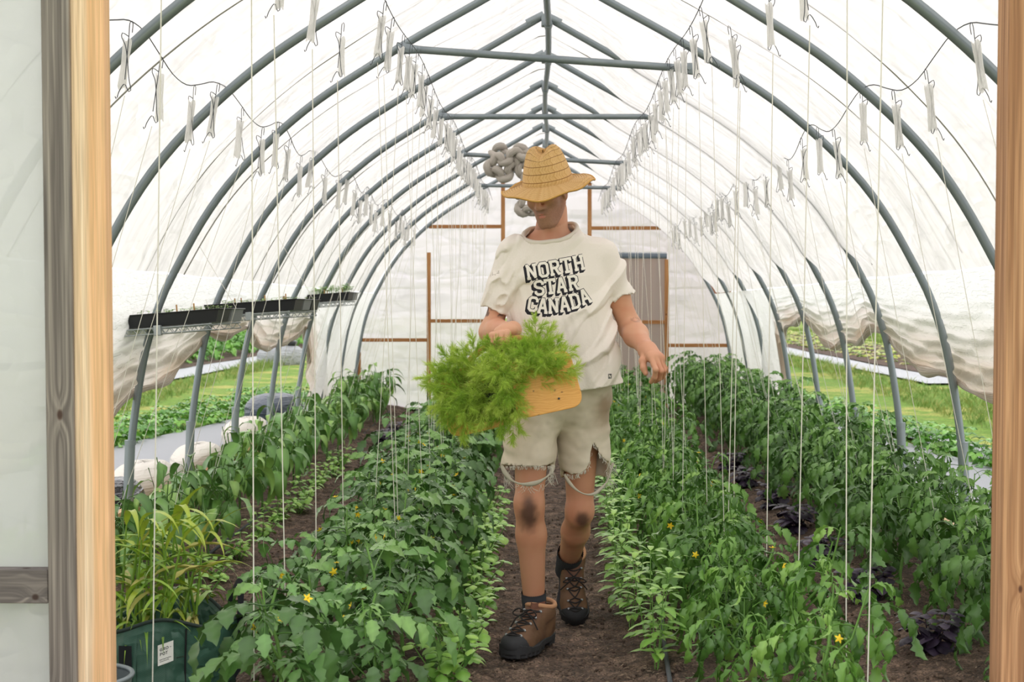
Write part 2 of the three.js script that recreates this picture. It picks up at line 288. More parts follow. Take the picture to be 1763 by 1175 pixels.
{ // roof film from splitting height over the ridge to the other side
  const top = PCP.filter((p) => p.y >= SPLIT - 0.01), n = top.length, row = [...top.map((p) => V(-p.x, p.y, 0)).reverse(), ...top.slice(1).map((p) => V(p.x, p.y, 0))];
  const nor = row.map((p, i) => { const a = row[Math.max(0, i - 1)], b = row[Math.min(row.length - 1, i + 1)]; return V(-(b.y - a.y), b.x - a.x, 0).normalize(); });
  const g = gridGeo(150, 260, (u, v) => {
    const q = u * (row.length - 1), i = Math.min(row.length - 2, Math.floor(q)), p = row[i].clone().lerp(row[i + 1], q - i), m = nor[i].clone().lerp(nor[i + 1], q - i), d = lerp(3.35, 15.62, v);
    const ph = (d - HD(0)) / 1.22, sag = 0.5 - 0.5 * Math.cos(ph * 2 * Math.PI), s = u * 6.2;
    const w = 0.03 + 0.006 * (1 - sag) - 0.012 * sag + 0.016 * (fbm(s * 1.3 + d * 0.9, d * 0.8 - s * 0.6, 3) - 0.5) + 0.01 * sag * (fbm(s * 3 + d * 4, d * 1.5 - s * 2, 3) - 0.5);
    const tuck = sstep(0.25, 0.6, p.x) * sstep(1.5, 1.7, p.y) * sstep(7.4, 8.1, d); // right of the ridge the film hangs inside the hoops
    return p.addScaledVector(m, w - 0.062 * tuck).add(V(0, 0, -d));
  }, (u, v, q) => [u * 4, v * 8]);
  const c = struct(new THREE.Group()); c.name = num('ceiling'); scene.add(c); mesh('film', g, M.film, c);
  // ropes laid over the film halfway between hoops
  for (let k = 0; k < 10; k++) {
    const pts = row.filter((_, i) => i % 6 === 0).map((p, i) => { const m = nor[Math.min(nor.length - 1, i * 6)]; return V(p.x + m.x * 0.021, p.y + m.y * 0.021, -(HD(k) + 0.61 + 0.35 * (p.x / 2.1) * (k % 2 ? 1 : -0.6))); });
    mesh('rope', tube(pts, 0.0036, 4, 60), M.rope, c);
  }
}
for (const s of [-1, 1]) { // side curtains, hitched up to open the sides, their folds dirty and gathered
  const E = s < 0 ? edgeL : edgeR, w = struct(new THREE.Group()); w.name = s < 0 ? 'wall_left' : 'wall_right'; scene.add(w);
  const g = gridGeo(90, 420, (u, v) => {
    const d = lerp(3.35, 15.62, v), e = edgeAt(E, d), open = sstep(0.2, 0.7, e);
    const y = lerp(SPLIT + 0.01, e, u), ph = (d - HD(0)) / 1.22, sag = 0.5 - 0.5 * Math.cos(ph * 2 * Math.PI);
    const gather = open * sstep(0.1, 0.9, u) * sstep(4.5, 6.0, d);
    const fold = Math.sin(u * 26 + 3.5 * fbm(d * 1.6, 3 + s, 3) + 1.4 * Math.sin(ph * 2 * Math.PI)) * 0.022 + Math.sin(u * 62 + 9 * fbm(d * 2.2, 9, 3)) * 0.011;
    const vert = (1 - open) * 0.03 * Math.sin(d * 30 + 3 * fbm(d * 3, y * 3, 2));
    const lat = sstep(12.2, 13.2, d) * (1 - sstep(13.2, 14.2, d)) * 0.04 * Math.sin(u * 9 + d * 22);
    const droop = -0.05 * gather * sag * u;
    return V(s * (profX(Math.max(0.02, y)) + 0.026 + fold * gather + vert + lat + 0.012 * (fbm(d * 2, y * 3, 3) - 0.5)), y + droop, -d);
  }, (u, v) => [u * 2, v * 12]);
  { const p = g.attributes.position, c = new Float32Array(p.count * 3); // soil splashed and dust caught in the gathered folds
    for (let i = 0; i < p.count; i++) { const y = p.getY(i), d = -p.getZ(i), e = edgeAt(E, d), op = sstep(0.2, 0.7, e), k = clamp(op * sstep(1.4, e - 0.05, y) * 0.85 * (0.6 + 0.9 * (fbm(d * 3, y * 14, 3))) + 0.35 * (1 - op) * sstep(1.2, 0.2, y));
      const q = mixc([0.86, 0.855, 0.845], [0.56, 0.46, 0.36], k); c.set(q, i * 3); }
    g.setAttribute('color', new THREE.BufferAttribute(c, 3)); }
  mesh('film', g, M.curtain, w);
  // rolled hem along the lower edge
  const hem = []; for (let d = 5.2; d <= 12.4; d += 0.12) { const e = edgeAt(E, d), ph = (d - HD(0)) / 1.22, sag = 0.5 - 0.5 * Math.cos(ph * 2 * Math.PI); if (e > 0.5) hem.push(V(s * (profX(e) + 0.035 + 0.01 * Math.sin(d * 9)), e - 0.045 * sag, -d)); }
  mesh('film_hem', vtube(hem, (t) => 0.02 + 0.012 * Math.sin(t * 60) * Math.sin(t * 23), 8, 220), M.hem, w);
}

// ---------- end walls ----------
{
  const w = struct(new THREE.Group()); w.name = 'wall_back'; scene.add(w);
  const z = -BACK - 0.05;
  const X = (px) => P(px, 534, BACK).x, Y = (py) => P(936, py, BACK).y;
  // film panels between the studs; the middle doorway is open below
  const xs = { a: X(617), b: X(738), c: X(866), e: X(1015), f: X(1148), h: X(1270) };
  const panel = (x0, x1, y0, y1f, name = 'film', mat = M.filmEnd, dz = 0) => mesh(name, gridGeo(24, 30, (u, v) => { const x = lerp(x0, x1, u), yt = typeof y1f === 'function' ? y1f(x) : y1f; return V(x, lerp(y0, yt, v), z + dz + 0.014 * (fbm(x * 4 + v * 3, v * 5 - x * 2, 3) - 0.5)); }, (u, v, q) => [q.x / 1.6, q.y / 1.6]), mat, w);
  const arc = (x) => { const ax = Math.abs(x); for (let i = 1; i < PCP.length; i++) if (PCP[i].x >= ax) return PCP[i].y + 0.05; return 0.45; };
  panel(-2.2, xs.a, 0, arc); panel(xs.a, xs.b, 0, arc); panel(xs.b, xs.c, 0, arc); panel(xs.f, xs.h, 0, arc); panel(xs.h, 2.2, 0, arc);
  panel(xs.c, xs.e, Y(541), arc, 'film'); panel(xs.e, xs.f, Y(436), arc);
  const st = (x, y0, y1) => mesh('stud', plank(V(x, y0, z + 0.03), V(x, y1, z + 0.03), 0.045, 0.04, V(1, 0, 0)), M.midWood, w);
  st(xs.a, 0, arc(xs.a) - 0.03); st(xs.b, 0, arc(xs.b) - 0.35); st(xs.c, 0, arc(xs.c)); st(xs.e, 0, arc(xs.e)); st(xs.f, 0, arc(xs.f) - 0.35); st(xs.h, 0, arc(xs.h) - 0.03);
  const rail = (x0, x1, py) => mesh('rail', plank(V(x0, Y(py), z + 0.03), V(x1, Y(py), z + 0.03), 0.04, 0.035), M.midWood, w);
  rail(xs.b, xs.c, 390); rail(xs.e, xs.f, 393); rail(xs.b, xs.c, 553); rail(xs.e, xs.f, 555); rail(xs.a, xs.b, 586); rail(xs.f, xs.h, 595);
  // the door leaf of thin clear film, standing in the right-hand bay
  const dl = struct(new THREE.Group()); dl.name = 'door_1'; scene.add(dl);
  mesh('film', gridGeo(16, 24, (u, v) => V(lerp(xs.e, xs.f, u), lerp(0.1, Y(434), v), z + 0.01 + 0.02 * (fbm(u * 5, v * 6, 3) - 0.5)), (u, v, q) => [q.x, q.y]), M.filmClear, dl);
  mesh('brace', plank(P(1062, 648, BACK), P(1122, 700, BACK), 0.05, 0.03), M.midWood, dl);
  mesh('film_roll', bar(V(xs.e, Y(440), z + 0.03), V(xs.f, Y(441), z + 0.03), 0.035, 0.03, 8), phy({ color: 0x8b98a6, transmission: 0.5, thickness: 0, roughness: 0.8 }), dl);
}
{ // weathered shed beyond the far end
  const t = thing('garden_shed', 'brown board shed seen dimly through the clear film of the far door bay', 'shed', V(1.5, gnd(1.5, -18.5), -18.5));
  const matShed = std({ map: T.midWood, color: 0xd2a884 });
  for (let i = 0; i < 12; i++) mesh('board', box(0.158, 2.3 + 0.02 * (i % 3), 0.03, -0.88 + i * 0.16, 1.15, 0), matShed, t);
  mesh('roof', box(2.3, 0.08, 1.6, 0, 2.36, -0.6).rotateX(0.04), std({ color: 0x4d4f55 }), t);
  for (const s of [-1, 1]) mesh('side_wall', box(0.04, 2.3, 1.3, s * 0.96, 1.15, -0.66), M.midWood, t);
  mesh('rear_wall', box(1.96, 2.3, 0.04, 0, 1.15, -1.3), M.midWood, t);
}
{ // near end wall with the doorway that frames the view
  const w = struct(new THREE.Group()); w.name = 'wall_front'; scene.add(w); const d = 3.4;
  const slab = (pxA, pxB, d0, depth, mat, name, tilt = 0) => { const a = P(pxA[0], 1300, d0), b = P(pxB[0], 1300, d0), a2 = P(pxA[1], 0, d0), wd = b.x - a.x, L = a2.y + 0.9;
    const g = new RoundedBoxGeometry(wd, L + 0.3, depth, 2, 0.004), p = g.attributes.position, uv = new Float32Array(p.count * 2);
    for (let i = 0; i < p.count; i++) { uv[i * 2] = (p.getX(i) + 0.7 * p.getZ(i)) / 0.16 + 0.5; uv[i * 2 + 1] = p.getY(i) / 3.6 + 0.5; }
    g.setAttribute('uv', new THREE.BufferAttribute(uv, 2)); g.rotateZ(tilt); g.translate((a.x + b.x) / 2 - 0.004, L / 2, -d0 - depth / 2); return mesh(name, g, mat, w); };
  slab([84, 75], [132, 0], d, 0.09, M.grayPost, 'stud', 0.0055);
  slab([133, 0], [191, 0], d + 0.01, 0.05, M.jamb, 'door_jamb', 0.0045);
  slab([1729, 0], [1800, 0], d, 0.09, std({ map: woodTex([150, 106, 74], [196, 150, 112], [92, 56, 38], 21, 0, 2.6), bumpMap: T.newWood, bumpScale: 0.001 }), 'stud', -0.0055);
  const zr = -(d + 0.03), RY = P(40, 1012, d);
  mesh('rail', plank(V(-2.1, RY.y, zr), V(P(80, 1012, d).x, RY.y, zr), 0.085, 0.04), M.grayWood, w);
  const arc = (x) => { const ax = Math.abs(x); for (let i = 1; i < PCP.length; i++) if (PCP[i].x >= ax) return PCP[i].y; return 0.1; };
  const xL = P(90, 600, d).x, xR = P(1745, 600, d).x, yD = 2.35;
  const fm = phy({ color: 0xe9ecec, transmission: 0.7, thickness: 0, roughness: 0.93, bumpMap: rep(T.crease, 1, 1), bumpScale: 0.02, specularIntensity: 0.5 });
  const pan = (x0, x1, y0) => mesh('film', gridGeo(20, 40, (u, v) => { const x = lerp(x0, x1, u), y = lerp(y0(x), arc(x) + 0.03, v); return V(x, y, -(d + 0.06) + 0.012 * (fbm(x * 5, y * 4, 3) - 0.5)); }, (u, v, q) => [q.x / 1.2, q.y / 1.2]), fm, w);
  pan(-2.14, xL, () => 0.02); pan(xR, 2.14, () => 0.02); pan(xL, xR, () => yD);
  mesh('lintel', plank(V(xL, yD, zr), V(xR, yD, zr), 0.09, 0.04), M.grayWood, w);
}
// boards along the foot of the walls
for (const s of [-1, 1]) {
  const b = struct(new THREE.Group()); b.name = s < 0 ? 'baseboard_left' : 'baseboard_right'; scene.add(b);
  for (let i = 0; i < 6; i++) { const d0 = 4.6 + i * 1.85, d1 = d0 + 1.78, x = s * 2.06, top = (d) => (s < 0 ? 0.30 : 0.2) + 0.004 * (d - 6);
    mesh('board', plank(V(x + s * 0.01 * (i % 2), top(d0) - 0.08, -d0), V(x, top(d1) - 0.08, -d1), 0.17, 0.04), i % 3 === 2 ? M.midWood : M.newWood, b); }
}
// ---------- plants ----------
class Acc { // gathers triangles with vertex colours
  constructor() { this.p = []; this.c = []; this.i = []; }
  add(o, m) { const b = this.p.length / 3, v = new THREE.Vector3(); for (let k = 0; k < o.p.length; k += 3) { v.set(o.p[k], o.p[k + 1], o.p[k + 2]); if (m) v.applyMatrix4(m); this.p.push(v.x, v.y, v.z); } for (const c of o.c) this.c.push(c); for (const i of o.i) this.i.push(i + b); return this; }
  stalk(pts, r0, r1, col = [1, 1, 1], n = 4) { // tapering stalk
    const b = this.p.length / 3, m = pts.length;
    pts.forEach((q, k) => { const t = pts[Math.min(m - 1, k + 1)].clone().sub(pts[Math.max(0, k - 1)]).normalize(), s = Math.abs(t.y) > 0.9 ? V(1, 0, 0).cross(t).normalize() : V(0, 1, 0).cross(t).normalize(), u = t.clone().cross(s), r = lerp(r0, r1, k / (m - 1));
      for (let j = 0; j < n; j++) { const a = j / n * 2 * Math.PI; this.p.push(q.x + (s.x * Math.cos(a) + u.x * Math.sin(a)) * r, q.y + (s.y * Math.cos(a) + u.y * Math.sin(a)) * r, q.z + (s.z * Math.cos(a) + u.z * Math.sin(a)) * r); this.c.push(...col); } });
    for (let k = 0; k < m - 1; k++) for (let j = 0; j < n; j++) { const a = b + k * n + j, c = b + k * n + (j + 1) % n; this.i.push(a, c, a + n, c, c + n, a + n); }
    return this;
  }
  geo() { const g = new THREE.BufferGeometry(); g.setAttribute('position', new THREE.Float32BufferAttribute(this.p, 3)); g.setAttribute('color', new THREE.Float32BufferAttribute(this.c, 3)); g.setAttribute('uv', new THREE.BufferAttribute(new Float32Array(this.p.length / 3 * 2), 2)); g.setIndex(this.i); g.computeVertexNormals(); return g; }
}
// one leaf blade along +z, lying in xz, its upper side towards +y
function blade(L, Wd, { n = 7, jag = 0, fold = 0.25, droop = 0.3, curl = 0, wide = 0.4, wave = 0, seed = 1, cup = 0, rib = 1.22 } = {}) {
  const r = rngOf(seed), p = [], c = [], i = []; let th = 0.12, y = 0, z = 0; const ph = r() * 6;
  for (let k = 0; k <= n; k++) {
    const s = k / n, prof = Math.pow(Math.sin(Math.PI * Math.pow(s, Math.log(0.5) / Math.log(wide))), 0.85), tooth = 1 + jag * (k % 2 ? 0.55 : -0.55) * (k < n ? 1 : 0);
    const w = k === n ? 0 : Math.max(0.04, prof * tooth) * Wd, wv = wave * Math.sin(ph + k * 2.1) * w;
    const f = fold + curl * s, cs = Math.cos(f), sn = Math.sin(f) * (1 - cup) - cup * 0.5, asym = 1 + (r() - 0.5) * jag * 0.5, fwd = jag * 0.5 * L / n * (k % 2 ? 1 : 0);
    p.push(-w * cs * asym, y + w * sn + wv, z + fwd, 0, y, z, w * cs * (2 - asym), y + w * sn - wv, z + fwd);
    const e = 0.92 + 0.16 * r(); c.push(e, e, e, rib, rib, rib * 0.95, e * 0.97, e * 0.97, e);
    y -= Math.sin(th) * L / n; z += Math.cos(th) * L / n; th += droop * 2 / n;
  }
  for (let k = 0; k < n; k++) { const a = k * 3; i.push(a, a + 3, a + 1, a + 1, a + 3, a + 4, a + 1, a + 4, a + 2, a + 2, a + 4, a + 5); }
  return { p, c, i };
}
const MX = (pos, dir, up, roll = 0, sc = 1) => { // frame with +z along dir
  const d = dir.clone().normalize(), s = up.clone().cross(d).normalize(), u = d.clone().cross(s);
  return new THREE.Matrix4().makeBasis(s, u, d).multiply(new THREE.Matrix4().makeRotationZ(roll)).scale(V(sc, sc, sc)).setPosition(pos);
};
// a divided leaf: stalk with pairs of leaflets and one at the tip
function compound(seed, { L = 0.26, pairs = 3, lw = 0.03, ll = 0.085, droop = 0.9, jag = 0.5, fold = 0.2, ldroop = 0.35, curl = 0, stem = [0.95, 1.05, 0.8], spread = 1.15 }) {
  const r = rngOf(seed), a = new Acc(), pts = []; let y = 0, z = 0, th = -0.35; const N = 8, side = (r() - 0.5) * 0.5; let x = 0;
  for (let k = 0; k <= N; k++) { pts.push(V(x, y, z)); y -= Math.sin(th) * L / N; z += Math.cos(th) * L / N; x += side * L / N * k / N; th += droop * 2 / N; }
  a.stalk(pts, 0.0028, 0.0012, stem, 3);
  const cv = new THREE.CatmullRomCurve3(pts);
  for (let k = 0; k < pairs; k++) for (const s of [-1, 1]) {
    const t = 0.34 + 0.56 * k / pairs + (r() - 0.5) * 0.05, o = cv.getPointAt(t), tg = cv.getTangentAt(t), ang = s * (spread + (r() - 0.5) * 0.3), sz = lerp(0.75, 1, Math.sin((k + 0.7) / pairs * 2.2)) * (0.85 + 0.3 * r());
    const dir = tg.clone().applyAxisAngle(V(0, 1, 0), ang); dir.y += 0.12 + (r() - 0.5) * 0.3;
    a.add(blade(ll * sz, lw * sz, { n: 7, jag, fold, droop: ldroop * (0.7 + 0.6 * r()), curl, seed: seed * 31 + k * 2 + s, wave: 0.15 }), MX(o, dir, V(0, 1, 0), (r() - 0.5) * 0.7));
  }
  for (let k = 0; k < 3; k++) { const t = 0.4 + 0.5 * r(), o = cv.getPointAt(t), dir = cv.getTangentAt(t).applyAxisAngle(V(0, 1, 0), (r() < 0.5 ? 1 : -1) * 1.3); a.add(blade(ll * 0.35, lw * 0.4, { n: 3, fold, droop: 0.3, seed: seed + k }), MX(o, dir, V(0, 1, 0))); }
  a.add(blade(ll * 1.25, lw * 1.25, { n: 8, jag: jag * 1.1, fold, droop: ldroop, curl, seed: seed * 13, wave: 0.12 }), MX(pts[N], cv.getTangentAt(1), V(0, 1, 0), (r() - 0.5) * 0.4));
  return a.geo();
}
const leafMat = (c, o = {}) => phy({ color: c, vertexColors: true, transmission: 0.3, thickness: 0, roughness: 0.4, specularIntensity: 1, ...o });
const ML = {
  tomA: [leafMat(0x5c8644), leafMat(0x6c9852), leafMat(0x4a7036), leafMat(0x80aa5c)],
  tomB: [leafMat(0x649240), leafMat(0x78a64c), leafMat(0x527c36), leafMat(0x92bc5c)],
  tomC: [leafMat(0x548038), leafMat(0x669244), leafMat(0x446a2e), leafMat(0x7ca654)],
  pepper: [leafMat(0x68954c), leafMat(0x78a556), leafMat(0x578240), leafMat(0x92b862)],
  basil: [leafMat(0x94c258), leafMat(0xa8d066), leafMat(0x82b24e)],
  purple: [leafMat(0x40324a), leafMat(0x4c3e56), leafMat(0x32283a)],
  straw: [leafMat(0x66a034), leafMat(0x7cb442), leafMat(0x528a2c)],
  corn: [leafMat(0x94b83e), leafMat(0xb4c648), leafMat(0x7ca43a), leafMat(0xc8c070)],
  stem: std({ color: 0x6f9a4a, vertexColors: true, roughness: 0.7 }), stemDark: std({ color: 0x5a7f3f, vertexColors: true, roughness: 0.7 }), flower: std({ color: 0xf0cf2a, roughness: 0.6 }),
};
const LG = {
  tomA: Array.from({ length: 8 }, (_, i) => compound(100 + i, { L: 0.23 + 0.02 * (i % 3), lw: 0.025, ll: 0.082, droop: 0.75, jag: 0.27, ldroop: 0.38 })),
  tomB: Array.from({ length: 8 }, (_, i) => compound(200 + i, { L: 0.21 + 0.02 * (i % 3), lw: 0.0185, ll: 0.084, droop: 1.15, jag: 0.34, ldroop: 0.75, curl: 0.35, fold: 0.4 })),
  tomC: Array.from({ length: 8 }, (_, i) => compound(300 + i, { L: 0.25 + 0.02 * (i % 3), lw: 0.022, ll: 0.088, droop: 1.0, jag: 0.36, ldroop: 0.55, curl: 0.2, fold: 0.3 })),
  pepper: Array.from({ length: 6 }, (_, i) => { const a = new Acc(), l = 0.035 + 0.01 * (i % 3); a.stalk([V(0, 0, 0), V(0, 0.012, l * 0.5), V(0, 0.008, l)], 0.0022, 0.0018, [0.9, 1, 0.8], 3); a.add(blade(0.12 + 0.015 * (i % 3), 0.026 + 0.004 * (i % 2), { n: 8, fold: 0.32, droop: 0.55 + 0.25 * (i % 3), wide: 0.31, wave: 0.12, seed: 40 + i, rib: 1.35 }), MX(V(0, 0.008, l), V(0, -0.3, 1), V(0, 1, 0))); return a.geo(); }),
  basil: Array.from({ length: 5 }, (_, i) => { const a = new Acc(); a.stalk([V(0, 0, 0), V(0, 0.004, 0.012)], 0.0015, 0.0012, [1, 1, 1], 3); a.add(blade(0.055, 0.019 + 0.002 * (i % 2), { n: 6, fold: -0.35, cup: 0.35, droop: 0.75, wide: 0.42, seed: 60 + i }), MX(V(0, 0.004, 0.012), V(0, 0.1, 1), V(0, 1, 0))); return a.geo(); }),
  slim: Array.from({ length: 4 }, (_, i) => { const a = new Acc(); a.stalk([V(0, 0, 0), V(0, 0.004, 0.015)], 0.0013, 0.001, [1, 1, 1], 3); a.add(blade(0.062, 0.0125, { n: 6, fold: 0.18, droop: 0.35, wide: 0.45, seed: 70 + i, wave: 0.1 }), MX(V(0, 0.004, 0.015), V(0, 0.1, 1), V(0, 1, 0))); return a.geo(); }),
  straw: Array.from({ length: 4 }, (_, i) => { const a = new Acc(), h = 0.13 + 0.03 * i; const tip = V(0, h, h * 0.55); a.stalk([V(0, 0, 0), V(0, h * 0.6, h * 0.25), tip], 0.0022, 0.0016, [0.9, 1, 0.8], 3);
    for (const s of [-1, 0, 1]) a.add(blade(0.07, 0.029, { n: 6, jag: 0.3, fold: 0.3, droop: 0.35, wide: 0.5, seed: 80 + i * 3 + s }), MX(tip, V(Math.sin(s * 1.5), 0.15, Math.cos(s * 1.5)), V(0, 1, 0))); return a.geo(); }),
  flower: (() => { const a = new Acc(); for (let k = 0; k < 5; k++) a.add(blade(0.016, 0.004, { n: 3, droop: -0.3, seed: k }), MX(V(0, 0, 0), V(Math.sin(k * 1.257), 0.2, Math.cos(k * 1.257)), V(0, 1, 0))); a.stalk([V(0, 0, 0), V(0, 0.008, 0)], 0.003, 0.001); return a.geo(); })(),
};
function leafAt(parent, geo, mat, pos, az, pitch, sc = 1, roll = 0, name = 'leaf') {
  const m = mesh(name, geo, mat, parent); m.position.copy(pos); m.rotation.order = 'YXZ'; m.rotation.set(-pitch, az, roll); m.scale.setScalar(sc); return m;
}
const pick = (a, r = R) => a[Math.floor(r() * a.length)];
function tomato(name, seed, { H = 0.52, leaves = 20, lg = LG.tomA, mats = ML.tomA, spread = 0.04, flowers = 2, sc = 1, low = 0.08, shoots = 2 }) {
  const r = rngOf(seed), t = thing(name), pts = [], a = new Acc();
  for (let k = 0; k <= 6; k++) pts.push(V((r() - 0.5) * spread * k * 0.5, H * k / 6, (r() - 0.5) * spread * k * 0.5));
  a.stalk(pts, 0.008, 0.004, [1, 1, 1], 6);
  const cv = new THREE.CatmullRomCurve3(pts), tips = [cv];
  for (let s = 0; s < shoots; s++) { const o = cv.getPointAt(0.25 + 0.3 * r()), az = r() * 6.28, q = [o, o.clone().add(V(Math.sin(az) * 0.09, 0.09, Math.cos(az) * 0.09)), o.clone().add(V(Math.sin(az) * 0.14, 0.22 + 0.1 * r(), Math.cos(az) * 0.14))]; a.stalk(q, 0.005, 0.003, [1, 1, 1], 5); tips.push(new THREE.CatmullRomCurve3(q)); }
  mesh('stem', a.geo(), ML.stem, t);
  for (let k = 0; k < leaves; k++) {
    const sh = k < leaves * 0.62 ? 0 : 1 + k % Math.max(1, shoots), f = sh === 0 ? low + (1 - low) * Math.pow((k + 0.5) / (leaves * 0.62), 0.85) : 0.25 + 0.75 * r(), c = tips[Math.min(sh, tips.length - 1)], o = c.getPointAt(clamp(f));
    const young = sstep(0.75, 1, f) * (sh === 0 ? 1 : 0.6), az = k * 2.4 + r() * 0.6;
    leafAt(t, pick(lg, r), mats[Math.floor(clamp(r() * 0.8 + young * 0.3) * (mats.length - 0.01))], o, az, lerp(0.05, 0.75, young) + (r() - 0.5) * 0.5, sc * lerp(1.0, 0.5, young) * (0.8 + 0.35 * r()), (r() - 0.5) * 0.5);
  }
  for (let k = 0; k < flowers; k++) { const o = cv.getPointAt(0.55 + 0.4 * r()).add(V((r() - 0.5) * 0.22, 0.02, (r() - 0.5) * 0.22)); const f = mesh('flower', LG.flower, ML.flower, t); f.position.copy(o); f.rotation.set(r() * 2, r() * 6, 0); f.scale.setScalar(1.1); }
  return t;
}
function pepper(seed, H = 0.46) {
  const r = rngOf(seed), t = thing('pepper_plant'), a = new Acc(), tips = [];
  const fork = V((r() - 0.5) * 0.03, H * 0.42, (r() - 0.5) * 0.03); a.stalk([V(0, 0, 0), fork.clone().multiplyScalar(0.5), fork], 0.008, 0.0065, [1, 1, 1], 6);
  for (let s = 0; s < 5; s++) { const az = s * 1.26 + r(), o = fork.clone().add(V(0, (r() - 0.6) * 0.08, 0)), e = V(Math.sin(az) * (0.09 + 0.07 * r()), H * (0.4 + 0.2 * r()), Math.cos(az) * (0.09 + 0.07 * r())).add(o), m = o.clone().lerp(e, 0.5).add(V(Math.sin(az) * 0.03, 0, Math.cos(az) * 0.03)); a.stalk([o, m, e], 0.0055, 0.003, [1, 1, 1], 5); tips.push(new THREE.CatmullRomCurve3([o, m, e])); }
  mesh('stem', a.geo(), ML.stemDark, t);
  for (let k = 0; k < 20; k++) { const c = tips[k % 5], f = 0.15 + 0.85 * r(), o = c.getPointAt(f); leafAt(t, pick(LG.pepper, r), pick(ML.pepper, r), o, k * 2.4 + r(), (r() - 0.62) * 1.0 + 0.35 * (f > 0.9), (0.85 + 0.6 * r()) * (f > 0.9 ? 0.7 : 1.1), (r() - 0.5) * 0.7); }
  return t;
}
function herb(name, seed, { stems = 5, H = 0.2, geo = LG.basil, mats = ML.basil, sc = 1, spread = 0.08, nodes = 4, whorl = 2, tip = 1, lean = 1 }) {
  const r = rngOf(seed), t = thing(name), a = new Acc(), ls = [];
  for (let s = 0; s < stems; s++) {
    const az = s / stems * 6.28 + r(), k = s ? 1 : 0.2, b = V(Math.sin(az) * 0.015 * k, 0, Math.cos(az) * 0.015 * k), e = V(Math.sin(az) * spread * k * lean, H * (0.75 + 0.35 * r()), Math.cos(az) * spread * k * lean), m = b.clone().lerp(e, 0.5).add(V(0, 0.01, 0)); a.stalk([b, m, e], 0.003, 0.002, [1, 1, 1], 4);
    const c = new THREE.CatmullRomCurve3([b, m, e]);
    for (let n = 0; n < nodes; n++) { const f = (n + 1) / nodes, o = c.getPointAt(f); for (let w = 0; w < whorl + (n === nodes - 1 ? tip : 0); w++) ls.push([o, n * 1.57 + w * 6.28 / (whorl + (n === nodes - 1 ? tip : 0)) + r() * 0.4, n === nodes - 1 ? 0.45 : 0.15, sc * (n === nodes - 1 ? 0.75 : lerp(0.8, 1.05, r()))]); }
  }
  mesh('stem', a.geo(), mats === ML.purple ? ML.purple[0] : ML.stem, t);
  for (const [o, az, pt, q] of ls) leafAt(t, pick(geo, r), pick(mats, r), o, az, pt + (r() - 0.5) * 0.3, q, (r() - 0.5) * 0.4);
  return t;
}
// sets out clones of a few grown prototypes; the first places use the prototypes themselves
function plantOut(protos, places, labelOf, category, group) {
  const list = places.slice().sort((a, b) => b.z - a.z);
  list.forEach((q, i) => {
    const src = protos[i % protos.length], o = i < protos.length ? src : cloneOf(src);
    o.position.set(q.x, gnd(q.x, q.z) - 0.01, q.z); o.rotation.y = q.rot ?? R() * 6.28; o.scale.setScalar(q.s ?? 1);
    tag(o, labelOf(q, i), category, group);
  });
}
const rowPlaces = (x, d0, d1, step, s0 = 1, s1 = 1, jx = 0.05) => { const out = []; let i = 0; for (let d = d0; d < d1; d += step) out.push({ x: x + rr(-jx, jx), z: -d - rr(-0.06, 0.06), s: lerp(s0, s1, (d - d0) / (d1 - d0)) * rr(0.9, 1.1), n: ++i }); return out; };

{ // row of broad-leaved tomatoes left of the path
  const pr = Array.from({ length: 6 }, (_, i) => tomato('tomato_plant', 11 + i, { H: 0.47, leaves: 22, flowers: 3 }));
  const a = rowPlaces(-0.79, 3.95, 15.3, 0.43, 0.95, 1.05), b = rowPlaces(-0.54, 4.12, 15.3, 0.43, 0.92, 1.05); a.forEach((q) => q.side = 'outer'); b.forEach((q) => q.side = 'path');
  plantOut(pr, [...a, ...b], (q) => `broad leaved tomato left of the man, ${ord(q.n)} from the front on the ${q.side === 'outer' ? 'left' : 'path'} side`, 'tomato plant', 'broad-leaved tomatoes left of the path');
}
{ // wispy tomatoes right of the path
  const pr = Array.from({ length: 6 }, (_, i) => tomato('tomato_plant', 31 + i, { H: 0.44, leaves: 27, lg: LG.tomB, mats: ML.tomB, flowers: 1, spread: 0.05, shoots: 3 }));
  const a = rowPlaces(0.58, 4.5, 15.3, 0.43, 0.9, 1.02), b = rowPlaces(0.81, 4.1, 15.3, 0.43, 0.9, 1.02); a.forEach((q) => q.side = 'path'); b.forEach((q) => q.side = 'right');
  plantOut(pr, [...a, ...b], (q) => `wispy tomato plant right of the man, ${ord(q.n)} from the front on the ${q.side} side`, 'tomato plant', 'narrow-leaved tomatoes right of the path');
}
{ // taller tomatoes along the right wall
  const pr = Array.from({ length: 6 }, (_, i) => tomato('tomato_plant', 51 + i, { H: 0.58, leaves: 26, lg: LG.tomC, mats: ML.tomC, flowers: 0, spread: 0.06, shoots: 3 }));
  const a = rowPlaces(1.58, 4.75, 15.3, 0.42, 0.88, 0.98), b = rowPlaces(1.85, 4.95, 15.3, 0.42, 0.9, 1.0); a.forEach((q) => q.side = 'path'); b.forEach((q) => q.side = 'wall');
  plantOut(pr, [...a, ...b], (q) => `tall dark tomato plant along the right wall, ${ord(q.n)} from the front on the ${q.side} side`, 'tomato plant', 'tall tomatoes along the right wall');
}
{ // peppers along the left wall
  const pr = Array.from({ length: 6 }, (_, i) => pepper(71 + i));
  plantOut(pr, [...rowPlaces(-1.86, 5.0, 15.2, 0.4, 1.0, 1.02, 0.06), ...rowPlaces(-1.68, 5.6, 15.2, 0.62, 0.8, 1.0, 0.04).map((q) => ({ ...q, low: 1 }))], (q) => `pepper plant along the left wall, ${ord(q.n)} from the front ${q.low ? 'on the path side' : 'beside the boards'}`, 'pepper plant', 'peppers along the left wall');
}
